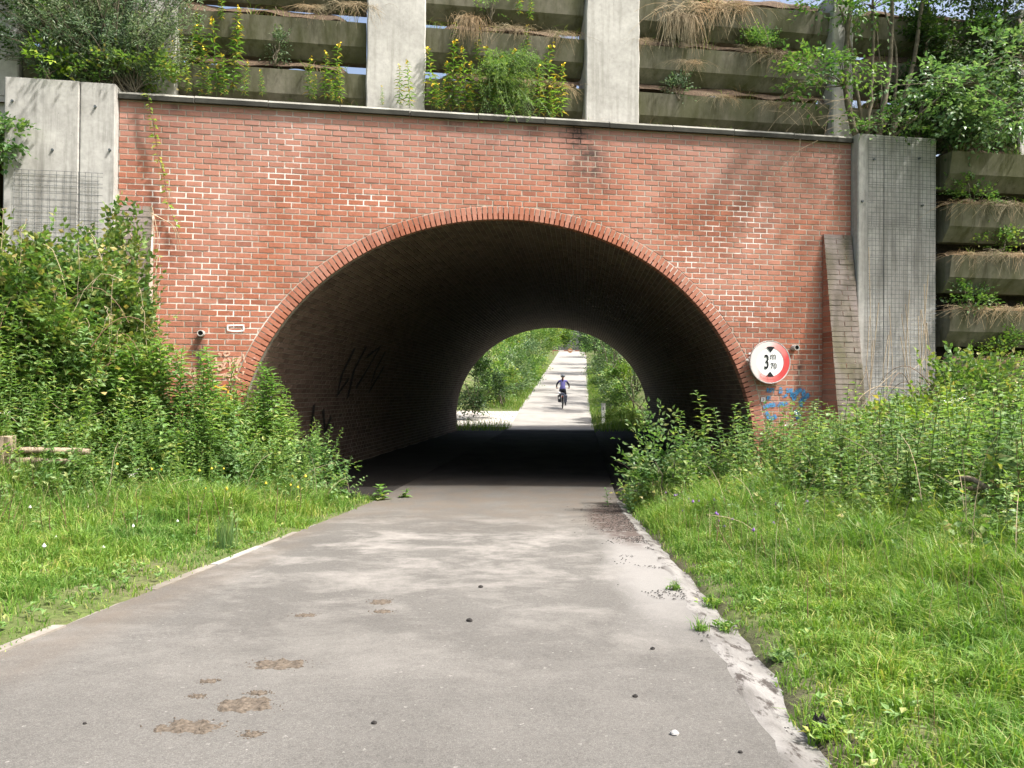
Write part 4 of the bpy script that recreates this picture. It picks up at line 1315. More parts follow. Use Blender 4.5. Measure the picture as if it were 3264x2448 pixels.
# tiny flowers
fm = MB()
for (n, x0, x1, y0, y1, mi, zlo, zhi) in ((46, 1.9, 3.2, 7.2, 10.5, 1, .15, .32), (14, -5.5, -3, 6.5, 9, 2, .08, .14), (14, -4.5, -2.4, 9, 11, 0, .3, .6)):
    X, Y = scatter(n, x0, x1, y0, y1)
    for x_, y_ in zip(X, Y):
        c = np.array([x_, y_, gz(x_, y_) + random.uniform(zlo, zhi)]); r_ = random.uniform(.012, .02)
        fm.add(c + np.array([[1, 0, 0], [-1, 0, 0], [0, 1, 0], [0, -1, 0], [0, 0, 1.4], [0, 0, -1]]) * r_, [[0, 2, 4], [2, 1, 4], [1, 3, 4], [3, 0, 4], [2, 0, 5], [1, 2, 5], [3, 1, 5], [0, 3, 5]], mi)
        fm.tube(np.array([c - [0, 0, zhi], c]), .002, 3, 3, cap=False)
o = obj('wild_flowers', fm, [M['yellow'], M['purple'], M['white_petal'], M['stem']]); tag(o, 'tiny purple, white and yellow flowers in the grass', 'flowers', kind='stuff')

# ------------------------------------------------------------------ nettle bank on the right
def thicket(tmpl, X, Y, hscale, out, tilt=.14):
    for x_, y_, h_ in zip(X, Y, hscale):
        t_ = random.choice(tmpl)
        out.merge(t_, rotz4(random.uniform(0, 6.28), h_, (x_, y_, gz(x_, y_) - .02), abs(random.gauss(0, tilt)), random.uniform(0, 6.28)))
nett = [herb(1.0, 40, .13, .068, .1, .75, 'opp', .35, LEAF5, .006, .10)[0] for _ in range(8)]
X, Y = scatter(2200, 1.6, 9.5, 3.6, 13.6)
s_, yl_ = W2L(X, Y)
keep = (X > nettle_front(Y)) & (yl_ < -.25) & (X < .66 * Y + .8)
# nothing inside the mouth of the arch beyond its right third
X, Y = X[keep], Y[keep]
keep = (rng.uniform(size=len(X)) < .8) & (nz(X, Y, 2.3, 4) > -.55)
X, Y = X[keep], Y[keep]
depth_in = X - nettle_front(Y)
hh = np.clip(.40 + depth_in * .45, .3, 1.08) * rng.uniform(.62, 1.28, len(X)) * np.where(Y < 6.5, .8, 1.0) * (1 + .25 * nz(X, Y, 1.4, 5))
hh = np.maximum(hh, .2) * np.where(Y > 10, .84, 1.0)
nm = MB(); thicket(nett, X, Y, hh, nm)
o = obj('nettle_thicket', nm, [M['stem'], M['nettle']]); tag(o, 'dense dark green nettle thicket on the right-hand bank', 'nettles', kind='stuff')
print('nettles', len(X))
# bramble-like undergrowth below
bm = MB()
X, Y = scatter(5200, 1.6, 9.5, 3.4, 13.4)
s_, yl_ = W2L(X, Y)
keep = (X > nettle_front(Y) - .15) & (yl_ < -.2) & (X < .66 * Y + .8)
X, Y = X[keep], Y[keep]
P = np.stack([X, Y, ground_h(X, Y) + rng.uniform(.03, .5, len(X)) * np.clip(.4 + (X - nettle_front(Y)), .3, 1)], -1)
sprays(bm, P, rdir(len(P), .7), .16, 4, .07, .05)
o = obj('undergrowth', bm, M['bramble']); tag(o, 'low leafy undergrowth beneath the nettles on the right', 'undergrowth', kind='stuff')

# paler broad-leaved weeds and umbels mixed in, both sides
mx = [herb(1.0, 22, .15, .085, .15, .7, 'alt', .5, LEAF8, .007, .1)[0] for _ in range(4)]
um_ = []
for _ in range(3):
    q_, C_ = herb(1.0, 12, .16, .07, .12, .6, 'alt', .5, LEAF5, .006, .1)
    n_ = 26
    P = C_[-1] + np.stack([rng.normal(0, .055, n_), rng.normal(0, .055, n_), rng.normal(0, .012, n_)], -1)
    leaves(q_, P, rdir(n_, .2), np.array([[0, 0, 1.]]).repeat(n_, 0), .022, .022, LEAF4, 2)
    um_.append(q_)
xm = MB()
for (n_, x0, x1, y0, y1, side) in ((420, 1.6, 9, 3.8, 13.2, 1), (330, -7.5, -1.9, 8.0, 12.7, -1)):
    X, Y = scatter(n_, x0, x1, y0, y1); _, yl_ = W2L(X, Y)
    if side > 0:
        keep = (X > nettle_front(Y) - .2) & (yl_ < -.3) & (X < .66 * Y + .8); dd_ = X - nettle_front(Y)
    else:
        keep = (Y > herb_front(X)) & (yl_ < -.3) & (X < road_l(Y) - .35); dd_ = np.minimum(Y - herb_front(X), road_l(Y) - X)
    for x_, y_, d_ in zip(X[keep], Y[keep], dd_[keep]):
        h_ = min(1.1, .3 + .42 * max(d_, 0)) * random.uniform(.65, 1.15)
        xm.merge(random.choice(mx if random.random() < .93 else um_), rotz4(random.uniform(0, 6.28), h_, (x_, y_, gz(x_, y_) - .02), abs(random.gauss(0, .2)), random.uniform(0, 6.28)))
o = obj('mixed_weeds', xm, [M['redstem'], M['vetch'], M['white_petal']]); tag(o, 'paler broad-leaved weeds and white umbels mixed into both thickets', 'weeds', kind='stuff')
sm_ = MB()
for (n_, x0, x1, y0, y1) in ((160, 1.9, 7, 5, 12.6), (110, -7, -2.3, 8.6, 12.4)):
    X, Y = scatter(n_, x0, x1, y0, y1); _, yl_ = W2L(X, Y)
    keep = (yl_ < -.4) & (((X > nettle_front(Y) - .4) & (X > 0)) | ((X < 0) & (Y > herb_front(X) - .3)))
    for x_, y_ in zip(X[keep], Y[keep]):
        a_ = random.uniform(0, 6.28); h_ = random.uniform(.4, 1.3); l_ = random.uniform(.1, .7)
        t_ = np.linspace(0, 1, 6)[:, None]
        C = np.array([x_, y_, gz(x_, y_)]) + np.concatenate([math.cos(a_) * l_ * t_ ** 2, math.sin(a_) * l_ * t_ ** 2, h_ * (t_ - .25 * t_ ** 3)], 1)
        sm_.tube(C, np.linspace(.004, .0018, 6), 3, 0, cap=False)
o = obj('dry_stalks', sm_, M['drystem']); tag(o, 'thin bare straw coloured stalks standing in both thickets', 'dry stalks', kind='stuff')
# taller single nettles that stand out against the tunnel and the wall
ntall = []
for k in range(4):
    m_, C_ = herb(1.0, 56, .12, .06, .12, .7, 'opp', .5, LEAF8, .006, .15)
    o = thing('nettle', 'tall nettle standing above the thicket before the arch', 'nettle', (0, 0, -50), 0, 'tall nettles before the arch')
    st = MB(); lf = MB()
    V = np.concatenate(m_.V)
    for F, mi in m_.F:
        (st if mi == 0 else lf).F.append((F, 0))
    st.V = [V]; lf.V = [V]; 
    def compact(mm):
        F = mm.F; used = np.unique(np.concatenate([f.ravel() for f, _ in F])); remap = np.full(len(V), -1); remap[used] = np.arange(len(used))
        mm.V = [V[used]]; mm.F = [(remap[f], 0) for f, _ in F]
    compact(st); compact(lf)
    obj('stem', st, M['stem'], o); obj('foliage', lf, M['nettle'], o)
    ntall.append(o)
def split_plant(name, label, cat, group, m_, mats, names, extra=None):
    """MB with material indices -> thing with one part per material"""
    o = thing(name, label, cat, (0, 0, -50), 0, group)
    V = np.concatenate(m_.V)
    for mi, (mt, nm_) in enumerate(zip(mats, names)):
        F = [f for f, q in m_.F if q == mi]
        if not F: continue
        used = np.unique(np.concatenate([f.ravel() for f in F])); remap = np.full(len(V), -1); remap[used] = np.arange(len(used))
        p = MB(); p.V = [V[used]]; p.F = [(remap[f], 0) for f in F]; p.n = len(used)
        obj(nm_, p, M[mt], o)
    return o
used_t = {}
def put(tm, loc, rz, s_, label=None, group=None):
    """first use moves the template itself, later ones copy it"""
    if id(tm) not in used_t:
        used_t[id(tm)] = 1
        tm.location = loc; tm.rotation_euler = (0, 0, rz); tm.scale = (s_,) * 3
        if label: tm['label'] = label
        return tm
    return copy_tree(tm, loc, rz, s_, label, group)
for (px, py, Y_) in ((2265, 1235, 11.2), (2310, 1290, 11.3), (2330, 1275, 11.0), (2375, 1270, 11.4), (2225, 1310, 11.0), (2470, 1295, 11.6), (2535, 1265, 11.7), (2610, 1290, 11.8), (2660, 1310, 11.6), (2145, 1300, 10.8), (2170, 1350, 10.9), (2430, 1325, 11.3)):
    p = at_depth(px, py, Y_); g0 = gz(p[0], p[1])
    put(random.choice(ntall), (p[0], p[1], g0 - .02), random.uniform(0, 6.28), p[2] - g0)

# ------------------------------------------------------------------ left: tall herbs and brambles
hb = [herb(1.0, 58, .12, .036, .09, .75, 'alt', .6, LEAF5, .006, .12)[0] for _ in range(8)]
hb += [herb(1.0, 44, .10, .052, .12, .8, 'opp', .4, LEAF5, .006, .12)[0] for _ in range(5)]
X, Y = scatter(3000, -7.5, -1.8, 7.6, 12.9)
s_, yl_ = W2L(X, Y)
keep = (Y > herb_front(X)) & (yl_ < -.25) & (X < road_l(Y) - .25 - .25 * sstep((12.6 - Y) / 1))
X, Y = X[keep], Y[keep]
di = np.minimum(Y - herb_front(X), (road_l(Y) - X) * .9)
hh = np.clip(.35 + di * .85, .3, 1.5) * rng.uniform(.65, 1.15, len(X))
hh *= 1 + .3 * nz(X, Y, 1.8, 2)
keep = nz(X, Y, 2.1, 9) > -.45
X, Y, hh = X[keep], Y[keep], np.maximum(hh[keep], .2)
hm = MB(); thicket(hb + nett[:4], X, Y, hh, hm, .24)
o = obj('herb_thicket', hm, [M['stem'], M['herb']]); tag(o, 'dense light green weed thicket at the left foot of the wall', 'weeds', kind='stuff')
print('herbs', len(X))
um = MB()
X, Y = scatter(3000, -7.5, -1.8, 7.6, 12.9)
s_, yl_ = W2L(X, Y)
keep = (Y > herb_front(X) - .1) & (yl_ < -.25) & (X < road_l(Y) - .3)
X, Y = X[keep], Y[keep]
di = np.minimum(Y - herb_front(X), (road_l(Y) - X) * .9)
P = np.stack([X, Y, ground_h(X, Y) + rng.uniform(.03, 1, len(X)) * np.clip(.3 + di * .7, .25, 1.3)], -1)
sprays(um, P, rdir(len(P), .6), .2, 5, .08, .042)
o = obj('undergrowth', um, M['nettle']); tag(o, 'leafy tangled undergrowth among the tall herbs on the left', 'undergrowth', kind='stuff')
tallh = []
for k in range(5):
    m_, C_ = herb(1.0, 120, .10, .034, .06, .7, 'alt', .8, LEAF5, .006, .08)
    tallh.append(split_plant('tall_herb', 'tall narrow-leaved green herb rising in front of the left brickwork', 'herb', 'tall herbs on the left', m_, ('stem', 'herb'), ('stem', 'foliage')))
for (px, py, Y_) in ((525, 1075, 10.9), (500, 1110, 10.9), (585, 1130, 10.9), (660, 1120, 11.0), (690, 1140, 11.0), (410, 1090, 10.8), (440, 1120, 10.8), (365, 1120, 10.6), (830, 1165, 11.5), (850, 1185, 11.5), (515, 1085, 11.0), (572, 1115, 11.1), (672, 1105, 11.2), (400, 1125, 10.9), (375, 1095, 11.0), (350, 1150, 10.7), (430, 1160, 11.0), (470, 1190, 10.8), (540, 1170, 10.9), (610, 1210, 11.0), (655, 1200, 11.3), (700, 1250, 11.2),
                     (745, 1290, 11.2), (840, 1150, 11.7), (860, 1220, 11.6), (815, 1260, 11.5), (880, 1270, 11.7), (895, 1330, 11.6), (780, 1330, 11.3), (330, 1200, 10.8), (300, 1230, 10.5), (565, 1250, 10.8), (500, 1260, 10.7), (640, 1300, 11.0)):
    p = at_depth(px, py, Y_); g0 = gz(p[0], p[1])
    lab = 'tall herb leaning across the left end of the arch opening' if px in (830, 840, 850, 860, 880, 895) else None
    put(random.choice(tallh), (p[0], p[1], g0 - .02), random.uniform(0, 6.28), p[2] - g0, lab)

def bramble(label, base, rad, h, n, ncane, ndry):
    o = shrub('bramble_bush', label, 'bramble', base, rad, h, n, 5, .095, .07, 'bramble', .32, LEAF5, None, 46, .16, 8, .35, 'redstem')
    for q in range(ncane):
        a = random.uniform(0, 6.28); b = np.array([random.uniform(-.8, .8) * rad[0], random.uniform(-.8, .8) * rad[1], h * random.uniform(.1, .6)])
        e = b + np.array([math.cos(a) * .9, math.sin(a) * .7, random.uniform(-.1, .4)])
        t = np.linspace(0, 1, 9)[:, None]
        C = b + (e - b) * t + np.array([0, 0, random.uniform(.4, 1.0)]) * (t * (1 - t) * 2.2)
        obj('cane', MB().tube(C, np.linspace(.007, .003, 9), 4, 0, cap=False), M['redstem'], o)
    for q in range(ndry):
        b = np.array([random.uniform(-1, 1) * rad[0], -abs(random.gauss(.6, .3)) * rad[1], h * random.uniform(.5, 1.0)])
        ln = random.uniform(.4, 1.3); a = random.uniform(-.5, .5)
        t = np.linspace(0, 1, 8)[:, None]
        C = b + np.concatenate([a * t * ln, -.15 * t * ln, (.25 * t - .9 * t * t) * ln], 1) + rng.normal(scale=.012, size=(8, 3))
        obj('dry_cane', MB().tube(C, np.linspace(.004, .002, 8), 3, 0, cap=False), M['drystem'], o)
    return o
def base_at(px, Y_):
    p = at_depth(px, 1300, Y_); return (p[0], p[1], gz(p[0], p[1]) - .05)
bb = base_at(150, 10.9); bramble('tall bramble heap smothering the foot of the left concrete pillar', bb, (1.35, 1.0), 3.5 - bb[2], 2400, 26, 34)
bb = base_at(-90, 10.4); bramble('dark bramble bush behind the wooden post', bb, (1.1, .9), 2.0, 1200, 14, 16)
bb = base_at(365, 11.5); bramble('bramble spilling over the left buttress beside dry canes', bb, (.6, .4), 3.4, 1050, 10, 14)

# dry bare canes hanging beside the left buttress
def cane_bundle(name, label, pts, mat, rad, side=4, n_each=1, jit=.05):
    m = MB(); p0 = np.array(pts[0][0])
    for poly in pts:
        P = np.array(poly, float)
        for e in range(n_each):
            Q = P + (rng.normal(scale=jit, size=P.shape) if e else 0)
            t = np.linspace(0, 1, len(Q)); tt_ = np.linspace(0, 1, 4 * len(Q))
            C = np.stack([np.interp(tt_, t, Q[:, a]) for a in range(3)], -1)
            ker = np.array([.25, .5, .25])
            for _ in range(2):
                C[1:-1] = ker[0] * C[:-2] + ker[1] * C[1:-1] + ker[2] * C[2:]
            m.tube(C, np.linspace(rad, rad * .5, len(C)), side, 0, cap=False)
    o = obj(name, m, mat, None, p0, smooth=True)
    return o
def wp(px, py, yl):
    s, z = on_wall(px, py, yl); return L2W(s, yl, z)
o = cane_bundle('dry_vine', 'dry', [[wp(500, 820, -.3), wp(490, 940, -.3), wp(440, 1050, -.3), wp(425, 1110, -.35)], [wp(360, 690, -.35), wp(430, 760, -.4), wp(450, 900, -.4), wp(448, 1000, -.4)],
     [wp(480, 660, -.25), wp(495, 760, -.3), wp(480, 840, -.3), wp(455, 920, -.3)], [wp(480, 680, -.15), wp(560, 720, -.12), wp(580, 800, -.08)], [wp(330, 850, -.5), wp(420, 960, -.45), wp(445, 1010, -.4)], [wp(385, 800, -.4), wp(420, 880, -.4), wp(460, 1050, -.4)],
     [wp(440, 960, -.3), wp(465, 1080, -.3), wp(480, 1140, -.3)]], M['drystem'], .006, 4, 2, .03)
tag(o, 'pale dry leafless vine canes hanging beside the left buttress', 'vine')

# vine hanging from the coping on the left
m = MB()
pl = np.array([wp(472, 300, -.1), wp(478, 345, -.12), wp(492, 410, -.1), wp(505, 500, -.1), wp(522, 560, -.09), wp(535, 640, -.08), wp(575, 760, -.06)])
tq = np.linspace(0, 1, len(pl)); t2 = np.linspace(0, 1, 26)
C = np.stack([np.interp(t2, tq, pl[:, a]) for a in range(3)], -1)
vn = thing('hanging_vine', 'single lime green leafy vine trailing down the left brickwork', 'vine', tuple(pl[0]))
obj('stem', MB().tube(C, .004, 4, 0), M['redstem'], vn, tuple(pl[0]))
kk = 70
idx = rng.uniform(0, 24.9, kk); f = (idx % 1)[:, None]; i0 = idx.astype(int)
Pp = C[i0] * (1 - f) + C[i0 + 1] * f
a = rng.uniform(-1.2, 1.2, kk) + np.where(rng.uniform(size=kk) < .5, 0, math.pi)
D = np.stack([np.cos(a), -.5 + 0 * a, -.25 + .2 * np.sin(a)], -1)
leaves(m, Pp, D, np.array([[0, -.6, 1.]]).repeat(kk, 0) + rng.normal(scale=.2, size=(kk, 3)), rng.uniform(.05, .11, kk), rng.uniform(.03, .055, kk), LEAF5)
obj('foliage', m, M['lime'], vn, tuple(pl[0]))

# ------------------------------------------------------------------ plants on the planter wall
prim = []
for k in range(5):
    m_, C_ = herb(1.0, 56, .19, .046, .07, .9, 'alt', .42, LEAF8, .007, .05)
    top = C_[-1]
    nf = 6
    P = top + rng.normal(scale=.016, size=(nf, 3)) - [0, 0, .02]
    leaves(m_, P, rdir(nf, .4), rdir(nf, .5), .05, .05, LEAF4, 2)
    prim.append(split_plant('evening_primrose', 'upright evening primrose with yellow flowers on the planter wall', 'flower', 'evening primroses on the planter wall', m_, ('stem', 'primrose', 'yellow'), ('stem', 'foliage', 'flower')))
for (bx, by, ty, yl) in ((610, 205, 70, .42), (690, 300, 60, .40), (745, 290, 75, .42), (640, 300, 150, .36), (560, 270, 130, .36), (780, 300, 190, .36), (985, 310, 175, .36), (1035, 312, 165, .38), (1070, 318, 130, .40), (1085, 320, 200, .36),
                         (1275, 335, 205, .25), (1305, 338, 190, .25), (1218, 330, 270, .25), (1375, 342, 150, .36), (1410, 345, 245, .32), (1445, 345, 120, .36), (1485, 350, 150, .35), (1510, 352, 190, .33), (1560, 352, 140, .38),
                         (1745, 368, 130, .40), (1790, 365, 195, .36), (1770, 372, 240, .33), (1390, 340, 230, .4), (1535, 350, 230, .33), (835, 300, 215, .36), (1655, 40, -60, .46), (1465, 350, 210, .28), (1430, 345, 190, .38), (1600, 355, 170, .36), (1625, 356, 215, .3), (1395, 342, 260, .26), (1500, 350, 270, .26), (1575, 352, 255, .26), (1720, 366, 200, .32), (1760, 370, 290, .26), (1650, 358, 150, .4), (1680, 180, 70, .5), (1450, 180, 60, .52), (1520, 190, 80, .52), (715, 300, 170, .3), (665, 298, 210, .28), (600, 290, 190, .3), (1000, 312, 230, .28), (1060, 316, 250, .26), (580, 200, 90, .5), (640, 205, 30, .5), (1690, 60, -30, .46), (705, 60, -40, .46), (750, 180, 20, .5)):
    sq, zq = on_wall(bx, by, yl); _, zt_ = on_wall(bx, ty, yl)
    hgt = max(.3, zt_ - zq)
    put(random.choice(prim), L2W(sq, yl, zq - .03), random.uniform(0, 6.28), hgt, 'upright evening primrose on the ledge against the concrete post' if bx in (1218, 1275, 1305) else 'evening primrose rooted high on a planter beam' if yl > .43 else 'evening primrose on the ledge between the two concrete posts' if bx > 1340 else 'evening primrose on the ledge between the willow shrub and the concrete post')
# a little rosette shrub and grey mulleins
def ledge_bush(name, label, cat, px, py, yl, rad, h, n, L, W, mat, k=5, tw=.2, group=None):
    sq, zq = on_wall(px, py, yl)
    return shrub(name, label, cat, L2W(sq, yl, zq), (rad, rad * .7), h, n, k, L, W, mat, tw, LEAF5, group, 10, .22, 4, .5)
ledge_bush('small_shrub', 'small blue-green leafy seedling on the second planter beam', 'shrub', 876, 200, .55, .16, .52, 90, .05, .035, 'willow')
ledge_bush('small_shrub', 'light leafy tuft at the frame top between the two posts', 'shrub', 1560, 60, .55, .45, .85, 260, .06, .025, 'vetch')
ledge_bush('small_shrub', 'grey-green seedling in the bay right of the second post', 'shrub', 2165, 310, .5, .16, .35, 70, .05, .03, 'willow')
ledge_bush('small_shrub', 'leafy green tuft hanging from the dark bay by the tree', 'shrub', 2420, 190, .5, .3, .5, 160, .055, .03, 'tree')

# hanging vetch over the coping
sq, zq = on_wall(1600, 260, .35)
hv = thing('hanging_vetch', 'bushy green vetch spilling over the coping between the posts', 'vetch', L2W(sq, .35, zq))
m = MB(); ms = MB()
for q in range(80):
    t = np.linspace(0, 1, 7)[:, None]
    b = np.array([random.gauss(0, .18), random.gauss(.05, .06), random.uniform(-.05, .45)])
    e = np.array([random.gauss(.12, .30), -random.uniform(.15, .55), -abs(random.gauss(.25, .45))])
    if q % 8 == 0: e[2] -= .45
    C = b + (e) * t + np.array([0, 0, .45]) * t * (1 - t)
    ms.tube(C, .0035, 3, 0, cap=False)
    n_ = 14
    ii = rng.uniform(0, 5.99, n_); f = (ii % 1)[:, None]; i0 = ii.astype(int)
    sprays(m, C[i0] * (1 - f) + C[i0 + 1] * f, rdir(n_, -.1), .11, 6, .045, .016, LEAF4)
obj('stem', ms, M['stem'], hv); obj('foliage', m, M['vetch'], hv)
hv.rotation_euler = (0, 0, ALPHA)

# dry hanging grass tufts
dtm = []
for k in range(4):
    m = MB(); n_ = 230 if k == 0 else 120
    a = rng.uniform(0, 6.28, n_)
    for j in range(n_):
        out = random.uniform(.02, .16); dn = random.uniform(.1, .6)
        t = np.linspace(0, 1, 5)[:, None]
        st_ = np.array([random.gauss(0, .12), random.uniform(-.05, .08), random.uniform(-.02, .05)])
        lat = random.gauss(0, .10 if k == 0 else .28); dn *= (1 if k == 0 else random.uniform(.2, 1))
        C = st_ * [1 if k == 0 else 1.8, 1, 1] + np.concatenate([lat * t, -out * (1 - (1 - t) ** 2) - .02 * t, random.uniform(.05, .3) * t - (dn + .15) * t * t], 1) + rng.normal(scale=.01, size=(5, 3)) * t
        m.tube(C, np.linspace(.003, .0015, 5), 3, 0, cap=False)
    dtm.append(m)
dspots = ((2170, 55, .48, 1.15, 'long straw coloured hanging grass beside the second post'), (2260, 30, .48, 1.2, 'long dry hanging grass in the bay above the dark beams'), (2330, 20, .48, .9, 'wispy dry hanging grass near the top of the dark bay'), (1135, 20, .48, .7, 'dry grass tuft hanging left of the first post'), (1000, 25, .48, .5, 'short dry grass on the left bay top beam'),
          (1500, 60, .48, .8, 'brown dead grass hanging in the bay between the posts'), (1640, 90, .48, .6, 'pale dry grass fringe on the middle bay beam'), (1790, 110, .48, .6, 'dry grass fringe on the beam touching the second post'), (1760, 275, .48, .7, 'dry grass fringe on the low beam left of the second post'), (1700, 265, .48, .6, 'thin dry grass on the low beam of the middle bay'),
          (2200, 200, .48, .55, 'dead leaf tuft hanging on the beam right of the second post'), (2420, 160, .48, .6, 'reddish dry grass on the dark bay beam'), (2520, 180, .48, .7, 'reddish dry grass near the tree stems'), (2050, 130, .48, .5, 'short grass fringe against the second post side'), (2300, 310, .48, .5, 'sparse dry grass on the low beam of the dark bay'), (2480, 330, .48, .5, 'sparse dry grass on the low beam by the tree'))
for k, (px, py, yl, s_, lab) in enumerate(dspots):
    sq, zq = on_wall(px, py, yl)
    mi_ = 0 if k in (1, 2, 5) else 1 + k % 3
    o = obj('dry_grass_tuft', dtm[k % 4], M['dry'], None) if k < 4 else None
    if k < 4: dtm_o = o
    else:
        o = bpy.data.objects.new('dry_grass_tuft', bpy.data.meshes[['dry_grass_tuft', 'dry_grass_tuft.001', 'dry_grass_tuft.002', 'dry_grass_tuft.003'][mi_]]); COL.objects.link(o)
    o.location = L2W(sq, yl, zq); o.rotation_euler = (0, 0, ALPHA); o.scale = (s_ * 1.2, s_, s_)
    tag(o, lab, 'grass', 'dry grass tufts on the planter beams')
for k, zt_ in enumerate(low_tops[1:5]):
    for j, (ds, s_) in enumerate(((.55, .8), (1.2, .9))):
        o = bpy.data.objects.new('dry_grass_tuft', bpy.data.meshes['dry_grass_tuft.00%d' % (1 + (k + j) % 3)]); COL.objects.link(o)
        o.location = L2W(a0 + ds, YB + .05, zt_ + .02); o.rotation_euler = (0, 0, ALPHA + .3 * j); o.scale = (s_ * 1.5, s_, s_ * .8)
        tag(o, 'dry grass hanging from the mossy beams right of the gridded pillar', 'grass', 'dry grass on the right-hand beams')
    sq = a0 + .45 + .5 * (k % 2)
    shrub('small_shrub', ['bright leafy sprig below the top right-hand beam', 'leafy sprig on the second right-hand beam', 'round leafy sprig on the third right-hand beam', 'bright leafy sprig on the lowest right-hand beams'][k], 'shrub', L2W(sq, YB + .1, zt_ + .0), (.38, .2), .5, 130, 4, .06, .045, 'hedge' if k % 2 else 'tree', .16, LEAF5, None, 8, .25, 3, .3)

fb, fd = MB(), MB()
for (sa_, sb_, yb_, zt_) in beam_spots + [(a0 + .05, a0 + 3.0, YB + .06, z_) for z_ in low_tops[:5]] + [(SL + .2, SR - .2, .40, 5.97)]:
    n_ = int(150 * (sb_ - sa_)); S_ = rng.uniform(sa_, sb_, n_)
    ok_ = nz(S_, S_ * 0 + zt_, 3.1, zt_) > (-.05 if zt_ > 6.2 else .1); S_ = S_[ok_]; n_ = len(S_)
    P = np.array([L2W(q_, yb_ + random.uniform(-.03, .2), zt_ + random.uniform(-.03, .04)) for q_ in S_])
    if n_ < 4: continue
    blades(fb, P[::2], rng.uniform(.06, .26, len(P[::2])), np.full(len(P[::2]), .007), rng.uniform(.3, 1.6, len(P[::2])))
    blades(fd, P[1::2], rng.uniform(.06, .3, len(P[1::2])), np.full(len(P[1::2]), .005), rng.uniform(.4, 1.8, len(P[1::2])))
o = obj('ledge_grass', fb, M['grass']); tag(o, 'short green grass sprouting along the planter beams and ledge', 'grass', kind='stuff')
o = obj('ledge_dry_grass', fd, M['dry']); tag(o, 'short dry grass fringing the planter beams and ledge', 'dry grass', kind='stuff')
# ------------------------------------------------------------------ willow on the left ledge
sq, zq = on_wall(360, 285, .2)
wl = thing('willow_shrub', 'silvery grey-green willow shrub above the left concrete pillar', 'shrub', L2W(sq, .2, zq - .05), ALPHA)
ms, ml = MB(), MB()
for q in range(120):
    ex = random.uniform(-1.75, 1.3); ez = random.uniform(.6, 2.3) * (1.15 - .25 * abs(ex)); ey = random.uniform(-.55, .35)
    t = np.linspace(0, 1, 9)[:, None]
    C = np.array([random.uniform(-.35, .35), random.uniform(-.1, .1), 0]) * (1 - t) + np.array([ex, ey, ez]) * t + np.array([0, -.05, .35]) * t * (1 - t)
    ms.tube(C, np.linspace(.012, .003, 9), 4, 0, cap=False)
    n_ = 21
    ii = rng.uniform(1.2, 7.99, n_); f = (ii % 1)[:, None]; i0 = ii.astype(int)
    Pq = C[i0] * (1 - f) + C[i0 + 1] * f
    dd = unit(C[-1] - C[0]) + rng.normal(scale=.7, size=(n_, 3))
    sprays(ml, Pq, dd, .24, 8, .075, .018, LEAF4, 0, .2, .2)
obj('trunk', ms, M['bark'], wl, smooth=True); obj('crown', ml, M['willow'], wl)
ledge_bush('leafy_shrub', 'dark leafy shrub behind the willow at the left end of the planter wall', 'shrub', 150, 270, .75, 1.3, 1.9, 900, .085, .05, 'darktree', 5, .35)
ledge_bush('bramble_bush', 'low leafy bramble over the left end of the coping', 'bramble', 440, 285, .15, .6, .5, 300, .07, .05, 'bramble', 5, .25)
ledge_bush('bramble_bush', 'low leafy bramble on top of the left concrete pillar', 'bramble', 215, 275, .1, .5, .3, 130, .07, .05, 'tree', 5, .25)
ledge_bush('sapling', 'bright lime green sprig left of the willow shrub', 'sapling', 150, 240, -.05, .28, .5, 34, .10, .06, 'lime', 5, .25)
sq, zq = on_wall(20, 430, -.35)
shrub('bramble_bush', 'ivy-like bramble clump at the outer edge of the left pillar', 'bramble', L2W(sq - .15, -.35, zq - .35), (.35, .25), .75, 130, 5, .075, .06, 'tree', .2, LEAF5, None, 10, .25, 3, .3)

# ------------------------------------------------------------------ trees on the right ledge
def stem_tree(name, label, base, stems, tips, mat, ntw, L, W, k=6, tw=.35):
    o = thing(name, label, 'tree', tuple(base))
    base = np.array(base)
    ends = []
    for st, r0 in stems:
        P = np.array(st) - base
        t = np.linspace(0, 1, len(P)); t2 = np.linspace(0, 1, 12)
        C = np.stack([np.interp(t2, t, P[:, a]) for a in range(3)], -1)
        for _ in range(2): C[1:-1] = .25 * C[:-2] + .5 * C[1:-1] + .25 * C[2:]
        C[1:] += rng.normal(scale=.008, size=(11, 3))
        obj('trunk', MB().tube(C, np.linspace(r0, r0 * .45, 12), 8, 0), M['bark'], o, smooth=True)
        ends.append(C)
    m = MB()
    for (c, rad, n_) in tips:
        tm = MB()
        c = np.array(c) - base
        P, cc = clumpy(n_, c, rad, 14, .2)
        D = unit(P - c) * .6 + rdir(len(P)) * .5 + np.array([0, 0, .15])
        sprays(m, P, D, tw * rng.uniform(.6, 1.2, len(P)), k, L, W, LEAF5, 0, .35, .7)
        twig_lines(tm, P, D, tw, .004, 0, .35, len(P) // 3)
        src = min(ends, key=lambda C: np.min(np.linalg.norm(C - c, axis=1)))
        near = src[np.argmin(np.linalg.norm(src - c, axis=1))]
        for q in range(8):
            e = c + cc[q] * np.array(rad); t = np.linspace(0, 1, 6)[:, None]
            tm.tube(near * (1 - t) + e * t + np.array([0, 0, .12]) * t * (1 - t) * 4 * random.uniform(-.3, 1), np.linspace(.012, .004, 6), 4, 0, cap=False)
        obj('branch', tm, M['bark'], o)
    obj('crown', m, M[mat], o)
    return o
def wq(px, py, yl): return wp(px, py, yl)
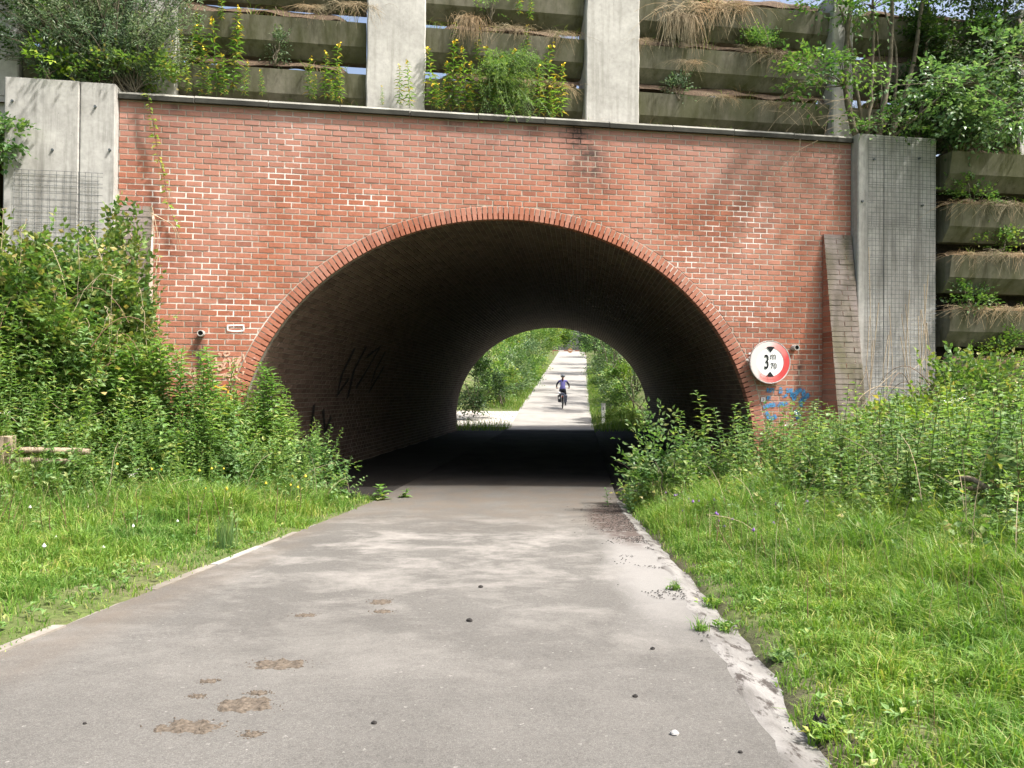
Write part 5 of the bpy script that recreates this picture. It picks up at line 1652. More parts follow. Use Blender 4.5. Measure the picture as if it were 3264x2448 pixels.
stem_tree('multi_stem_tree', 'many-stemmed grey-barked tree standing on the coping end above the gridded pillar', wp(2800, 442, .2),
          [([wp(2735, 442, .25), wp(2700, 360, .25), wp(2692, 180, .3), wp(2715, 0, .3), wp(2730, -200, .3)], .062),
           ([wp(2765, 442, .2), wp(2775, 300, .2), wp(2785, 150, .2), wp(2780, -120, .2)], .042),
           ([wp(2800, 442, .15), wp(2830, 260, .15), wp(2845, 120, .1), wp(2840, -150, .1)], .055),
           ([wp(2835, 445, .25), wp(2880, 330, .25), wp(2920, 160, .25), wp(2940, 0, .2), wp(2960, -200, .2)], .052),
           ([wp(2845, 446, .3), wp(2850, 330, .3), wp(2862, 180, .35), wp(2820, 30, .35)], .036),
           ([wp(2750, 440, .3), wp(2735, 300, .3), wp(2705, 120, .35), wp(2660, -50, .35)], .04),
           ([wp(2920, 455, .3), wp(2945, 300, .3), wp(2955, 120, .35), wp(2960, -100, .3)], .04),
           ([wp(2840, 446, .1), wp(2905, 390, .05), wp(2990, 310, -.1), wp(3080, 220, -.3)], .024),
           ([wp(2800, 445, .35), wp(2812, 330, .35), wp(2805, 180, .4), wp(2790, 60, .4)], .024)],
          [(wp(2640, 215, -.35), (.75, .35, .22), 95), (wp(2560, 250, -.4), (.4, .3, .15), 40), (wp(2790, 10, -.1), (.6, .5, .25), 50), (wp(2640, 10, .1), (.5, .4, .25), 60), (wp(2860, -120, .3), (1.4, .9, .6), 330), (wp(2870, 380, -.15), (.4, .25, .18), 30), (wp(2790, 400, .0), (.4, .25, .2), 26)],
          'tree', 0, .095, .055)
stem_tree('overhanging_tree', 'pale-leaved tree leaning in with broad light green sprays at the right', wp(3320, 560, -.6),
          [([wp(3330, 560, -.5), wp(3300, 450, -.6), wp(3230, 350, -.8), wp(3120, 270, -.9)], .04), ([wp(3360, 560, -.4), wp(3300, 300, -.4), wp(3250, 60, -.3)], .05)],
          [(wp(2960, 260, -.8), (.65, .35, .22), 70), (wp(3090, 300, -.9), (.75, .45, .35), 130), (wp(3200, 370, -.9), (.55, .45, .35), 110), (wp(3190, 180, -.6), (.5, .5, .5), 80), (wp(3120, 410, -.7), (.5, .35, .25), 60)],
          'paletree', 0, .11, .06)
stem_tree('dark_tree', 'dark leafy tree filling the corner behind the many-stemmed tree', wp(3150, 470, .9),
          [([wp(3100, 470, .9), wp(3090, 250, .9), wp(3100, 0, .9)], .06), ([wp(3200, 470, 1.0), wp(3210, 200, 1.0), wp(3200, -100, 1.0)], .05)],
          [(wp(3100, 120, .2), (.9, .4, .6), 520), (wp(3230, 60, .1), (.8, .5, .7), 420), (wp(3000, 330, .35), (.7, .3, .5), 380), (wp(3180, 330, .0), (.8, .4, .5), 420), (wp(2960, 150, .4), (.6, .25, .6), 300), (wp(3060, 440, .0), (.8, .3, .25), 200), (wp(2890, 330, .4), (.4, .2, .5), 160), (wp(3180, -80, .2), (1.2, .6, .5), 350)],
          'darktree', 0, .08, .05)
# dead twig tangle by the pillar
tw = []
for k in range(26):
    a = (random.uniform(2520, 2720), random.uniform(280, 450)); b = (a[0] + random.uniform(-160, 90), a[1] + random.uniform(-60, 110)); yl = random.uniform(-.25, .3)
    tw.append([wp(*a, yl), wp((a[0] + b[0]) / 2 + random.uniform(-20, 20), (a[1] + b[1]) / 2 - random.uniform(0, 35), yl - .1), wp(*b, yl - .15)])
tw.append([wp(2420, 40, .2), wp(2470, 190, .15), wp(2550, 310, .05), wp(2600, 380, 0)])
o = cane_bundle('dead_twigs', '', tw, M['drystem'], .0045, 3, 1)
tag(o, 'tangle of bare dry twigs over the right end of the coping', 'twigs')
tw = []
for k in range(22):
    a = (random.uniform(2740, 2960), random.uniform(1040, 1330)); b = (a[0] + random.uniform(-60, 60), a[1] + random.uniform(60, 260)); yl = random.uniform(-.75, -.3)
    tw.append([wp(a[0], a[1] - random.uniform(0, 350), yl + .05), wp((a[0] + b[0]) / 2 + random.uniform(-30, 30), (a[1] + b[1]) / 2, yl - .05), wp(*b, yl - .15)])
tw.append([wp(2728, 1320, -1.2), wp(2735, 1270, -1.2), wp(2790, 1228, -1.1), wp(2900, 1240, -.9), wp(2960, 1260, -.8)])
tw.append([wp(2745, 1300, -1.1), wp(2800, 1230, -1.1), wp(2860, 1180, -1.0)])
o = cane_bundle('dead_twigs', '', tw, M['drystem'], .0065, 4, 1)
tag(o, 'arching dry canes before the foot of the gridded pillar', 'twigs')
bb = base_at(3120, 12.2); bramble('bramble bush below the right-hand planter beams', bb, (1.2, .8), 1.55, 900, 14, 14)
bb = base_at(2870, 12.0); bramble('small bramble bush before the gridded pillar', bb, (.8, .6), 1.1, 450, 8, 10)
p = at_depth(2960, 1340, 10.6); shrub('lime_shrub', 'small yellow-green bush among the nettles below the right-hand beams', 'shrub', (p[0], p[1], gz(p[0], p[1])), (.45, .4), 1.35, 150, 5, .075, .055, 'lime', .25)

# ------------------------------------------------------------------ plants at the road edges
def broad(name, label, px, py, Y_, h, n, L, W, mat='burdock'):
    p = at_depth(px, py, Y_)
    m_, _ = herb(h, n, L, W, .2, .6, 'alt', .55, LEAF8, .006, .1)
    o = split_plant(name, label, 'plant', None, m_, ('stem', mat), ('stem', 'leaf'))
    o.location = (p[0], p[1], gz(p[0], p[1]) - .01); o.rotation_euler = (0, 0, random.uniform(0, 6)); return o
broad('broad_leaved_plant', 'broad heart-leaved plant against the dark left tunnel wall', 960, 1500, 12.0, .85, 14, .24, .18)
broad('broad_leaved_plant', 'broad heart-leaved plant leaning over the left road edge', 1075, 1530, 12.1, .62, 15, .2, .16)
broad('broad_leaved_plant', 'low broad-leaved clump nearest the tunnel on the left road edge', 1220, 1570, 12.3, .3, 16, .2, .16, 'herb')
broad('broad_leaved_plant', 'low broad-leaved plant at the shaded left tunnel mouth', 1290, 1570, 12.6, .22, 12, .16, .13, 'herb')
broad('leafy_sprig', 'lone leafy sprig standing on the muddy right road edge', 1940, 1590, 11.6, .36, 16, .085, .055)
broad('leafy_sprig', 'leafy weed at the corner of mud and nettles', 2010, 1610, 10.9, .38, 22, .11, .07)
broad('leafy_sprig', 'bushy green weed at the right road edge before the nettles', 2040, 1580, 11.1, .55, 34, .11, .07)
p = at_depth(2110, 1480, 10.9)
shrub('elder_bush', 'leafy pale green bush reaching from the nettles into the arch', 'bush', (p[0] + .15, p[1], gz(p[0], p[1])), (.48, .42), 1.25, 190, 5, .085, .042, 'nettle', .3, LEAF5, None, 14, .24, 5, .3)
p = at_depth(2080, 1540, 11.6)
shrub('elder_bush', 'dark low leafy bush in the shade of the right arch foot', 'bush', (p[0], p[1], gz(p[0], p[1])), (.4, .4), .75, 110, 5, .10, .06, 'tree', .22)
# rush tuft and weeds on the silt
m = MB(); n_ = 130
p = at_depth(716, 1760, 7.6); p[2] = gz(p[0], p[1])
blades(m, np.stack([rng.normal(0, .05, n_), rng.normal(0, .05, n_), np.zeros(n_)], -1), rng.uniform(.15, .42, n_), np.full(n_, .006), rng.uniform(.1, .5, n_))
o = obj('rush_tuft', m, M['nettle'], None, (0, 0, 0), loc=tuple(p)); tag(o, 'dark green rush tuft in the grass by the left road edge', 'rushes')
def groundpt(px, py):
    d = ray(px, py); z = .3
    for _ in range(12):
        t = (z - CAMZ) / d[2]; q = np.array([0, 0, CAMZ]) + d * t; z = float(road_z(q[1]))
    return q
for (px, py, s_, lab) in ((2150, 1880, .10, 'small weed tuft in the silt at the bend of the road edge'), (2235, 2010, .09, 'small weed tuft standing in the middle of the silt'), (2310, 2005, .12, 'weed tuft where silt meets grass'), (2490, 2110, .16, 'grey-green leafy clump at the edge of the channel'), (2270, 1930, .14, 'low bright weed mat at the grass corner'), (2620, 2360, .14, 'leafy weed beside the channel near the dark clod')):
    q = groundpt(px, py); m = MB(); n_ = 60
    a = rng.uniform(0, 6.28, n_); D = np.stack([np.cos(a), np.sin(a), rng.uniform(.1, 1.2, n_)], -1)
    leaves(m, rng.normal(scale=s_ * .22, size=(n_, 3)) * [1, 1, .3] + [0, 0, s_ * .15], D, np.array([[0, 0, 1.]]).repeat(n_, 0) + rng.normal(scale=.4, size=(n_, 3)), s_ * rng.uniform(.15, .45, n_), s_ * rng.uniform(.08, .18, n_), LEAF5)
    nb = 50; blades(m, np.stack([rng.normal(0, s_ * .22, nb), rng.normal(0, s_ * .22, nb), np.full(nb, -.02)], -1), rng.uniform(.04, .14, nb), np.full(nb, .005), rng.uniform(.2, 1, nb))
    o = obj('weed_tuft', m, M['grass'] if s_ < .15 else M['vetch'], None, loc=tuple(q)); tag(o, lab, 'weed')

# ------------------------------------------------------------------ litter on the road
mud_m = plain('mud', (.088, .073, .057), .95, var=.5, scale=60); coal_m = plain('dark_clod', (.03, .028, .026), .95, var=.4, scale=60)
stone_m = plain('pale_stone', (.34, .34, .33), .85, var=.15)
def clod(px, py, wpx, hpx, hz, mat, name, label, cat, seed=0, group=None):
    q = groundpt(px, py); Y_ = q[1]
    rx = wpx / FPX * Y_ / 2; ry = rx * (hpx / wpx) * (Y_ / (CAMZ - q[2])) * .95
    n_r, n_a = 7, 22
    m = MB(); V = [[0, 0, hz]]; 
    for r_ in range(1, n_r + 1):
        for a_ in range(n_a):
            an = a_ / n_a * 6.283; u = r_ / n_r
            wob_ = 1 + .16 * math.sin(an * 3 + seed) + .1 * math.sin(an * 7 + seed * 2)
            z = hz * (1 - u ** 3) * (1 + .7 * nz(u * 6 * math.cos(an), u * 6 * math.sin(an), 1.4, seed)) if r_ < n_r else -.004
            V.append([rx * u * wob_ * math.cos(an), ry * u * wob_ * math.sin(an), float(z)])
    V = np.array(V); F3 = [[0, 1 + k, 1 + (k + 1) % n_a] for k in range(n_a)]
    m.V = [V]; m.n = len(V); m.F = [(np.array(F3), 0)]
    F4 = [[1 + (r_ - 1) * n_a + k, 1 + r_ * n_a + k, 1 + r_ * n_a + (k + 1) % n_a, 1 + (r_ - 1) * n_a + (k + 1) % n_a] for r_ in range(1, n_r) for k in range(n_a)]
    m.F.append((np.array(F4), 0))
    o = obj(name, m, mat, None, loc=(q[0], q[1], q[2] + .001)); tag(o, label, cat, group)
    return o
def mud_cake(px, py, wpx, hpx, hz, label, seed):
    q = groundpt(px, py); Y_ = q[1]
    rx = wpx / FPX * Y_ / 2; ry = rx * (hpx / wpx) * (Y_ / (CAMZ - q[2])) * .95
    nx_, ny_ = 46, 34
    gx, gy = np.meshgrid(np.linspace(-1.25, 1.25, nx_), np.linspace(-1.25, 1.25, ny_))
    mask = 1 - (np.abs(gx) ** 2.6 + np.abs(gy) ** 2.6) + .45 * nz(gx, gy, 2.3, seed) + .42 * nz(gx, gy, 6.5, seed * 1.3) + .28 * nz(gx, gy, 15., seed)
    mask = mask - .45 * (.5 - .5 * np.sin(gx * 9 + 1.5 * gy + seed))
    bars = .55 + .45 * np.sin(gx * 9 + 1.5 * gy + seed)
    z = hz * np.clip(mask * 2.2, -.3, 1) * (.35 + .65 * bars) * (1 + .6 * nz(gx, gy, 9., seed * 2.1) + .35 * nz(gx, gy, 23., seed))
    z = np.where(mask > 0, np.maximum(z, .0012), -.003)
    V = np.stack([gx * rx, gy * ry, z], -1).reshape(-1, 3)
    i_ = np.arange(ny_ - 1)[:, None] * nx_; k_ = np.arange(nx_ - 1)[None]
    F = np.stack([i_ + k_, i_ + k_ + 1, i_ + nx_ + k_ + 1, i_ + nx_ + k_], -1).reshape(-1, 4)
    F = F[(mask.ravel()[F] > -.12).any(1)]
    m = MB().add(V, F)
    for _ in range(26):
        a_ = random.uniform(0, 6.28); r_ = random.uniform(.9, 1.7); e_ = random.uniform(.002, .006)
        m.add(np.array([[1, 0, 0], [-1, 0, 0], [0, 1, 0], [0, -1, 0], [0, 0, .8]]) * e_ + [math.cos(a_) * r_ * rx, math.sin(a_) * r_ * ry, .0], [[0, 2, 4], [2, 1, 4], [1, 3, 4], [3, 0, 4]])
    o = obj('mud_cake', m, mud_m, None, loc=(q[0], q[1], q[2] + .001)); return tag(o, label, 'mud')
for k, (px, py, w, h, lab) in enumerate(((885, 2120, 175, 36, 'smooth oblong brown mud cake on the asphalt'), (780, 2250, 185, 52, 'rough dark-edged mud cake between two others'), (600, 2320, 205, 48, 'long flat mud cake nearest the left verge'), (802, 2342, 62, 20, 'small mud scrap beside the long mud cake'),
                                         (825, 2210, 60, 16, 'small mud scrap behind the rough mud cake'), (665, 2172, 55, 14, 'thin mud smear left of the oblong cake'), (628, 2220, 48, 12, 'small faint mud smear above the long cake'), (1212, 1920, 66, 20, 'mud scrap beyond the oblong cake, towards the tunnel'), (1218, 1950, 60, 12, 'flat mud smear next to a scrap towards the tunnel'), (975, 1962, 70, 12, 'faint flat mud smear in mid road'))):
    mud_cake(px, py, w, h, .004 if w < 100 else .008, lab, k * 1.7 + .4)
def pebble(px, py, wpx, mat, name, label, cat, seed):
    q = groundpt(px, py); r_ = wpx / FPX * q[1] / 2
    m = MB(); V = []; na, nl = 10, 6
    for l_ in range(nl):
        ph = -1.2 + 2.77 * l_ / (nl - 1)
        for a_ in range(na):
            an = a_ / na * 6.283
            k_ = 1 + .22 * float(nz(math.cos(an) * 2 + seed, math.sin(an) * 2 + ph * 2, 1.3, seed))
            V.append([r_ * k_ * math.cos(ph) * math.cos(an) * 1.15, r_ * k_ * math.cos(ph) * math.sin(an) * .9, r_ * .72 * k_ * math.sin(ph) + r_ * .4])
    F = [[l_ * na + k_, l_ * na + (k_ + 1) % na, (l_ + 1) * na + (k_ + 1) % na, (l_ + 1) * na + k_] for l_ in range(nl - 1) for k_ in range(na)]
    m.add(V, F); o = obj(name, m, mat, None, loc=(q[0], q[1], q[2])); tag(o, label, cat); return o
for k, (px, py, w, lab) in enumerate(((1193, 2307, 17, 'black round clod alone on the near asphalt'), (1497, 1981, 19, 'black clod in mid road near the dust patches'), (2025, 2222, 16, 'dark clod towards the silt channel'), (1532, 1873, 14, 'small dark crumb near the dust patch edge'), (270, 2308, 12, 'small dark crumb by the left edge'), (2360, 2400, 14, 'tiny dark crumb near the channel'), (2080, 2070, 14, 'tiny dark crumb in front of the silt'))):
    pebble(px, py, w, coal_m, 'dark_clod', lab, 'clod', k * 2.1)
pebble(2150, 2342, 26, stone_m, 'stone', 'pale angular stone lying on the asphalt', 'stone', 4)
clod(2620, 2335, 90, 44, .05, coal_m, 'dark_clod', 'dark earth clod in the grass beside the channel', 'clod', 6)
# dark leaf litter crumbs along the right edge
m = MB()
for _ in range(4500):
    y_ = rng.uniform(3.2, 11.8); e = abs(rng.normal(0, .22)); x_ = grass_r(y_) - .02 - e * (1.2 if y_ > 8 else .9)
    if nz(x_, y_, 2.2, 7) < .05 and y_ < 9: continue
    if y_ < 5.6 and x_ < road_r(y_) - .06: continue
    r_ = rng.uniform(.003, .008); z_ = float(road_z(y_)) + .006 - (.02 if x_ > road_r(y_) else 0)
    m.add(np.array([[1.4, 0, 0], [-1.4, 0, 0], [0, 1, 0], [0, -1, 0], [0, 0, .8]]) @ np.array(Matrix.Rotation(rng.uniform(0, 6), 3, 'Z')) * r_ + [x_, y_, z_], [[0, 2, 4], [2, 1, 4], [1, 3, 4], [3, 0, 4]])
o = obj('leaf_litter', m, coal_m); tag(o, 'dark crumbs of leaf litter along the muddy right road edge', 'litter', kind='stuff')

# wooden post and rails on the left, fallen branch on the right
wood_m = NT('weathered_wood')
wn = wood_m.noise(wood_m.mapping(wood_m.pos(True), (18, 18, 1.5)), 3, 5, .6)
wood_m = wood_m.done(wood_m.ramp(wn, [(.3, (.16, .12, .085)), (.7, (.36, .29, .22))]), .9)
p = at_depth(20, 1390, 9.2); g0 = gz(p[0], p[1])
fp = thing('fence_post', 'weathered square wooden post with broken rails beside the brambles', 'post', (p[0], p[1], g0), .2)
m = MB(); hgt = p[2] - g0
pr = np.array([[-.075, -.08], [.07, -.085], [.08, .07], [-.07, .08]])
for (za, zb) in ((-.2, hgt),):
    V = [[x, y, za] for x, y in pr] + [[x * .97, y * .97, zb + random.uniform(-.012, .012)] for x, y in pr]
    m.hexa(np.array(V))
obj('post', m, wood_m, fp)
for dz, ln in ((-.16, .8), (-.27, .65)):
    t = np.linspace(0, 1, 6)[:, None]
    obj('rail', MB().tube(np.array([[.02, .05, hgt + dz]]) * (1 - t) + np.array([[ln, .25, hgt + dz - .04]]) * t + rng.normal(scale=.006, size=(6, 3)), .035, 8, 0), wood_m, fp, smooth=True)
o = cane_bundle('fallen_branch', '', [[at_depth(3060, 1522, 7.4), at_depth(3110, 1530, 7.3), at_depth(3150, 1560, 7.2), at_depth(3230, 1600, 7.1), at_depth(3300, 1625, 7.0)]], wood_m, .028, 8)
tag(o, 'pale bent fallen branch lying in the nettles on the right', 'branch')
o = cane_bundle('fallen_branch', '', [[at_depth(3050, 1560, 7.6), at_depth(3150, 1556, 7.5), at_depth(3300, 1545, 7.4)]], wood_m, .024, 8)
tag(o, 'straight brown fallen branch behind the bent one in the nettles', 'branch')

# ------------------------------------------------------------------ beyond the tunnel
def farshrub(px, Y_, rx, h, mat, label, n=700, L=.11, W=.07, dz=0.0, k=4, tw=.4):
    p = at_depth(px, 1250, Y_); z = gz(p[0], p[1])
    n = int(n * .8)
    return shrub('roadside_shrub', label, 'shrub', (p[0], p[1], z + dz), (rx, rx), h, n, k, L * 1.45, W * 1.45, mat, tw, LEAF4, 'shrubs lining the far road', 16, .115, 5, .4)
farshrub(1515, 39.0, 1.5, 3.3, 'darktree', 'dark green shrub overhanging the gravel at the left of the far opening', 1700, .10, .06, .35)
farshrub(1575, 45.5, 1.3, 1.5, 'hedge_grey', 'low grey-green bush at the back of the gravel', 500)
farshrub(1690, 66, 1.4, 2.0, 'hedge', 'low light green bush on the left verge of the slope', 500)
farshrub(1940, 46, .9, 1.8, 'tree', 'low green bush at the right road edge past the marker post', 450)
farshrub(1920, 58, 1.2, 2.4, 'hedge_grey', 'low greyish bush at the right road edge, mid slope', 500)
farshrub(1900, 78, 1.5, 3.0, 'tree', 'low dark bush at the right road edge near the barrier', 500)
farshrub(1545, 46, 1.9, 3.4, 'hedge', 'sunlit shrub behind the gravel left of the far road')
farshrub(1600, 44.2, 1.2, 2.2, 'hedge', 'sunlit rounded bush where gravel meets the slope', 600)
farshrub(1655, 54, 1.5, 2.6, 'tree', 'green bush crowding the left road edge low on the slope', 700)
farshrub(1715, 80, 1.8, 3.4, 'hedge_grey', 'grey-green bush crowding the left road edge high on the slope', 700)
farshrub(1625, 50, 1.6, 2.9, 'hedge_grey', 'grey-green shrub next beyond the gravel on the left', 800)
farshrub(1590, 56, 2.3, 4.6, 'hedge', 'tall sunlit shrub on the left of the far road, mid slope', 1000)
farshrub(1660, 60, 1.8, 3.4, 'hedge_grey', 'greyish feathery shrub on the left verge, mid slope', 800)
farshrub(1560, 68, 3.0, 6.5, 'hedge', 'high pale green shrub behind the left hedge', 1200, .14, .09)
farshrub(1700, 74, 2.4, 4.6, 'hedge', 'light green shrub halfway up the left side of the slope', 1000, .13, .08)
farshrub(1730, 92, 2.6, 5.0, 'hedge', 'bright shrub close to the barrier on the left', 900, .15, .1)
farshrub(1650, 90, 3.6, 8.5, 'hedge', 'tall bright tree-like shrub above the left hedge', 1300, .16, .11)
farshrub(1740, 118, 4.0, 6.5, 'lime', 'yellow-green shrub at the top of the slope beyond the barrier', 900, .2, .13)
farshrub(1738, 135, 5.5, 9.0, 'hedge', 'far tree closing the view at the top of the slope', 2600, .26, .18)
farshrub(1908, 128, 4.5, 9.0, 'tree', 'far dark tree right of the road top', 1800, .24, .16)
farshrub(1640, 118, 5.0, 11.0, 'hedge', 'far tall tree behind the left hedge top', 2000, .24, .16)
farshrub(1960, 39.0, 1.0, 1.9, 'hedge_grey', 'grey-green shrub behind the white marker post', 500, .1, .06)
farshrub(2035, 38.2, 1.5, 3.2, 'hedge', 'yellowish green shrub at the right of the far opening', 900, .1, .06)
farshrub(1995, 43, 2.0, 8.5, 'hedge_grey', 'blue-green shrub on the right of the far road', 1100)
farshrub(2040, 47, 2.8, 11.0, 'darktree', 'dark tall shrub behind the right-hand hedge', 1100, .13, .08)
farshrub(1955, 53, 2.2, 10.0, 'tree', 'dark green shrub on the right verge, mid slope', 900)
farshrub(1965, 60, 3.0, 12.0, 'darktree', 'dark tree shading the right side of the far road', 1200, .14, .09)
farshrub(1932, 70, 2.6, 10.5, 'tree', 'green shrub on the right verge halfway up', 900, .13, .08)
farshrub(1960, 84, 3.2, 8.5, 'darktree', 'tall dark tree on the right near the barrier', 1200, .16, .1)
farshrub(1912, 98, 2.4, 6.8, 'darktree', 'dark tree reaching over the right end of the barrier', 900, .16, .1)
# leafy branches reaching over the road near the barrier
p = at_depth(1880, 1085, 70)
shrub('overhanging_branch', 'dark leafy bough reaching over the road before the barrier', 'branch', (p[0] + .5, p[1], p[2] - .9), (1.5, 1.4), 2.4, 800, 4, .15, .1, 'darktree', .45, LEAF4, None, 10, .25, 4, -.1)
p = at_depth(2000, 1385, 34.2); shrub('box_bush', 'rounded bright green bush at the right foot of the far opening', 'bush', (p[0] + .1, 36.6, .05), (.85, .6), 1.0, 900, 4, .07, .035, 'hedge', .2, LEAF4, None, 24, .2, 5, .6)
fg = MB()
X, Y = scatter(60000, -6, 13, 33.5, 75)
el, er = road_l(Y) - X, X - road_r(Y)
wv = .16 * nz(X, Y, .9, 3) - .05
keep = ((er > wv) & (er < 2.2)) | ((el > wv) & (el < 2.4) & ((Y > 43.0) | (Y < 36.0)))
X, Y = X[keep], Y[keep]
blades(fg, np.stack([X, Y, ground_h(X, Y)], -1), rng.uniform(.12, .5, len(X)), np.full(len(X), .02), rng.uniform(.2, .8, len(X)))
o = obj('far_grass', fg, M['grass_far']); tag(o, 'long grass along both edges of the road beyond the tunnel', 'grass', kind='stuff')
# white marker post
p = at_depth(1923, 1316, 37.5); g0 = gz(p[0], p[1])
mp = thing('marker_post', 'short white marker post in the grass right of the far road', 'post', (p[0], p[1], g0))
obj('post', slab(MB(), -.085, .085, -.04, .04, -.1, p[2] + .45 - g0), plain('marker_white', (.75, .75, .73), .6, var=.08), mp)
m = MB(); m.box((0, -.043, p[2] + .2 - g0), (.07, .004, .12)); obj('plate', m, plain('marker_grey', (.25, .25, .25), .6), mp)
# barrier
Yb = 103.0
pl_, pr_ = at_depth(1762, 1117, Yb), at_depth(1868, 1118, Yb)
ba = thing('barrier', 'red and white barrier pole with round sign across the top of the far road', 'barrier', (pl_[0], Yb, gz(pl_[0], Yb)))
o_ = np.array([pl_[0], Yb, gz(pl_[0], Yb)])
zc = pl_[2] - o_[2]; L_ = pr_[0] - pl_[0]
red_b, white_b = plain('barrier_red', (.30, .13, .09), .5, var=.1), plain('barrier_white', (.55, .50, .46), .5, var=.1)
for k in range(6):
    m = MB(); m.box((L_ * (k + .5) / 6, 0, zc), (L_ / 6 - .004, .09, .09)); obj('bar', m, red_b if k % 2 == 0 else white_b, ba)
for x in (.05, L_ - .05):
    m = MB(); m.box((x, .16, zc / 2 - .1), (.09, .09, zc + .3)); obj('post', m, red_b, ba)
m = MB(); m.lathe([(0, -.09), (.29, -.09), (.29, -.075), (0, -.075)], 24, 0, 'y', (L_ * .52, 0, zc)); sg = obj('sign', m, plain('sign_orange', (.30, .15, .07), .5), ba)
m = MB(); m.box((L_ * .52, -.095, zc), (.34, .006, .08)); obj('sign_bar', m, white_b, sg)

# ------------------------------------------------------------------ cyclist
def skin_body(name, nodes, edges, root, parent, mats, matfn, levels=1, origin=(0, 0, 0)):
    me = bpy.data.meshes.new(name)
    me.from_pydata([n[:3] for n in nodes], edges, [])
    o = bpy.data.objects.new(name, me); COL.objects.link(o)
    md = o.modifiers.new('skin', 'SKIN'); md.use_smooth_shade = True
    ss = o.modifiers.new('sub', 'SUBSURF'); ss.levels = ss.render_levels = levels
    lay = me.skin_vertices[0] if me.skin_vertices else None
    for k, n in enumerate(nodes):
        lay.data[k].radius = (n[3], n[4] if len(n) > 4 else n[3])
        lay.data[k].use_root = (k == root)
    dg = bpy.context.evaluated_depsgraph_get(); dg.update()
    nm = bpy.data.meshes.new_from_object(o.evaluated_get(dg))
    bpy.data.objects.remove(o)
    nm.name = name
    nm.materials.clear()
    for mt in mats: nm.materials.append(mt)
    for pgn in nm.polygons:
        pgn.material_index = matfn(pgn.center); pgn.use_smooth = True
    return link(name, nm, parent)
pc = at_depth(1793, 1291, 44.0); pc[2] = float(road_z(44.0))
head = math.atan2(-.0858, 1.0)
def place_emp(o):
    o.location = tuple(pc); o.rotation_euler = (R(4.6), 0, head)
bike = thing('bicycle', 'touring bicycle with dark rear panniers on the far road', 'bicycle'); place_emp(bike)
blk = plain('tyre_black', (.015, .015, .016), .8); steel = plain('steel', (.35, .36, .38), .35, .8); frame_m = plain('frame_paint', (.05, .055, .07), .4, .3); bag_m = plain('bag', (.022, .024, .032), .7); bagg = plain('bag_grey', (.075, .085, .12), .7)
def torus(m, c, Rr, r, mi=0, n=32, k=8):
    a = np.linspace(0, 2 * math.pi, n, endpoint=False); b = np.linspace(0, 2 * math.pi, k, endpoint=False)
    A, B = np.meshgrid(a, b, indexing='ij')
    V = np.stack([r * np.sin(B), (Rr + r * np.cos(B)) * np.cos(A), (Rr + r * np.cos(B)) * np.sin(A)], -1).reshape(-1, 3) + np.array(c)
    i = np.arange(n)[:, None]; j = np.arange(k)[None]
    m.add(V, np.stack([i * k + j, ((i + 1) % n) * k + j, ((i + 1) % n) * k + (j + 1) % k, i * k + (j + 1) % k], -1).reshape(-1, 4), mi)
for yc in (-.05, 1.02):
    m = MB(); torus(m, (0, yc, .35), .325, .024)
    w = obj('wheel', m, blk, bike, smooth=True)
    m = MB(); torus(m, (0, yc, .35), .296, .011, 0, 32, 6)
    obj('rim', m, steel, w, smooth=True)
    m = MB()
    for q in range(14):
        an = q / 14 * 6.283; m.tube(np.array([[.0, yc, .35], [0, yc + .29 * math.cos(an), .35 + .29 * math.sin(an)]]), .003, 4)
    m.tube(np.array([[-.05, yc, .35], [.05, yc, .35]]), .02, 8); obj('spokes', m, steel, w)
m = MB()
for a_, b_, r_ in (((0, .38, .30), (0, .22, .88), .017), ((0, .22, .84), (0, .84, .90), .017), ((0, .38, .30), (0, .86, .78), .02), ((0, .84, .95), (0, .88, .72), .02), ((0, .88, .72), (.0, 1.02, .35), .014), ((.05, .38, .30), (.05, -.05, .35), .012), ((-.05, .38, .30), (-.05, -.05, .35), .012), ((.05, -.05, .35), (.02, .22, .82), .011), ((-.05, -.05, .35), (-.02, .22, .82), .011), ((0, .22, .86), (0, .2, .93), .014), ((0, .84, .93), (0, .82, 1.04), .015)):
    m.tube(np.array([a_, b_]), r_, 8)
obj('frame', m, frame_m, bike, smooth=True)
m = MB(); m.tube(np.array([[-.30, .70, 1.04], [-.15, .80, 1.06], [0, .83, 1.05], [.15, .80, 1.06], [.30, .70, 1.04]]), .013, 8); hbar = obj('handlebar', m, frame_m, bike, smooth=True)
for sgn in (-1, 1): obj('grip', MB().tube(np.array([[sgn * .30, .70, 1.04], [sgn * .34, .64, 1.035]]), .018, 8), blk, hbar)
m = MB(); m.hexa(np.array([[-.07, .08, .925], [.07, .08, .925], [.02, .34, .93], [-.02, .34, .93], [-.075, .07, .975], [.075, .07, .975], [.022, .35, .965], [-.022, .35, .965]])); obj('saddle', m, blk, bike)
m = MB()
for q in (((-.06, -.25, .74), (-.06, .2, .74)), ((.06, -.25, .74), (.06, .2, .74)), ((-.06, -.1, .74), (-.05, -.05, .36)), ((.06, -.1, .74), (.05, -.05, .36)), ((-.06, -.24, .74), (.06, -.24, .74))): m.tube(np.array(q), .008, 6)
obj('rack', m, steel, bike)
def bag(s_, mat):
    m = MB(); x0, x1 = .08 * s_, .25 * s_
    V = [[x0, -.24, .36], [x1 * .92, -.22, .38], [x1 * .92, .10, .38], [x0, .12, .36], [x0, -.26, .76], [x1, -.25, .72], [x1, .12, .72], [x0, .13, .76]]
    m.hexa(np.array(V)); return obj('pannier', m, mat, bike)
p1 = bag(-1, bag_m); p2 = bag(1, bagg)
m = MB(); m.box((-.165, -.253, .60), (.075, .012, .11)); obj('reflector', m, plain('reflect_white', (.75, .75, .72), .5), p1)
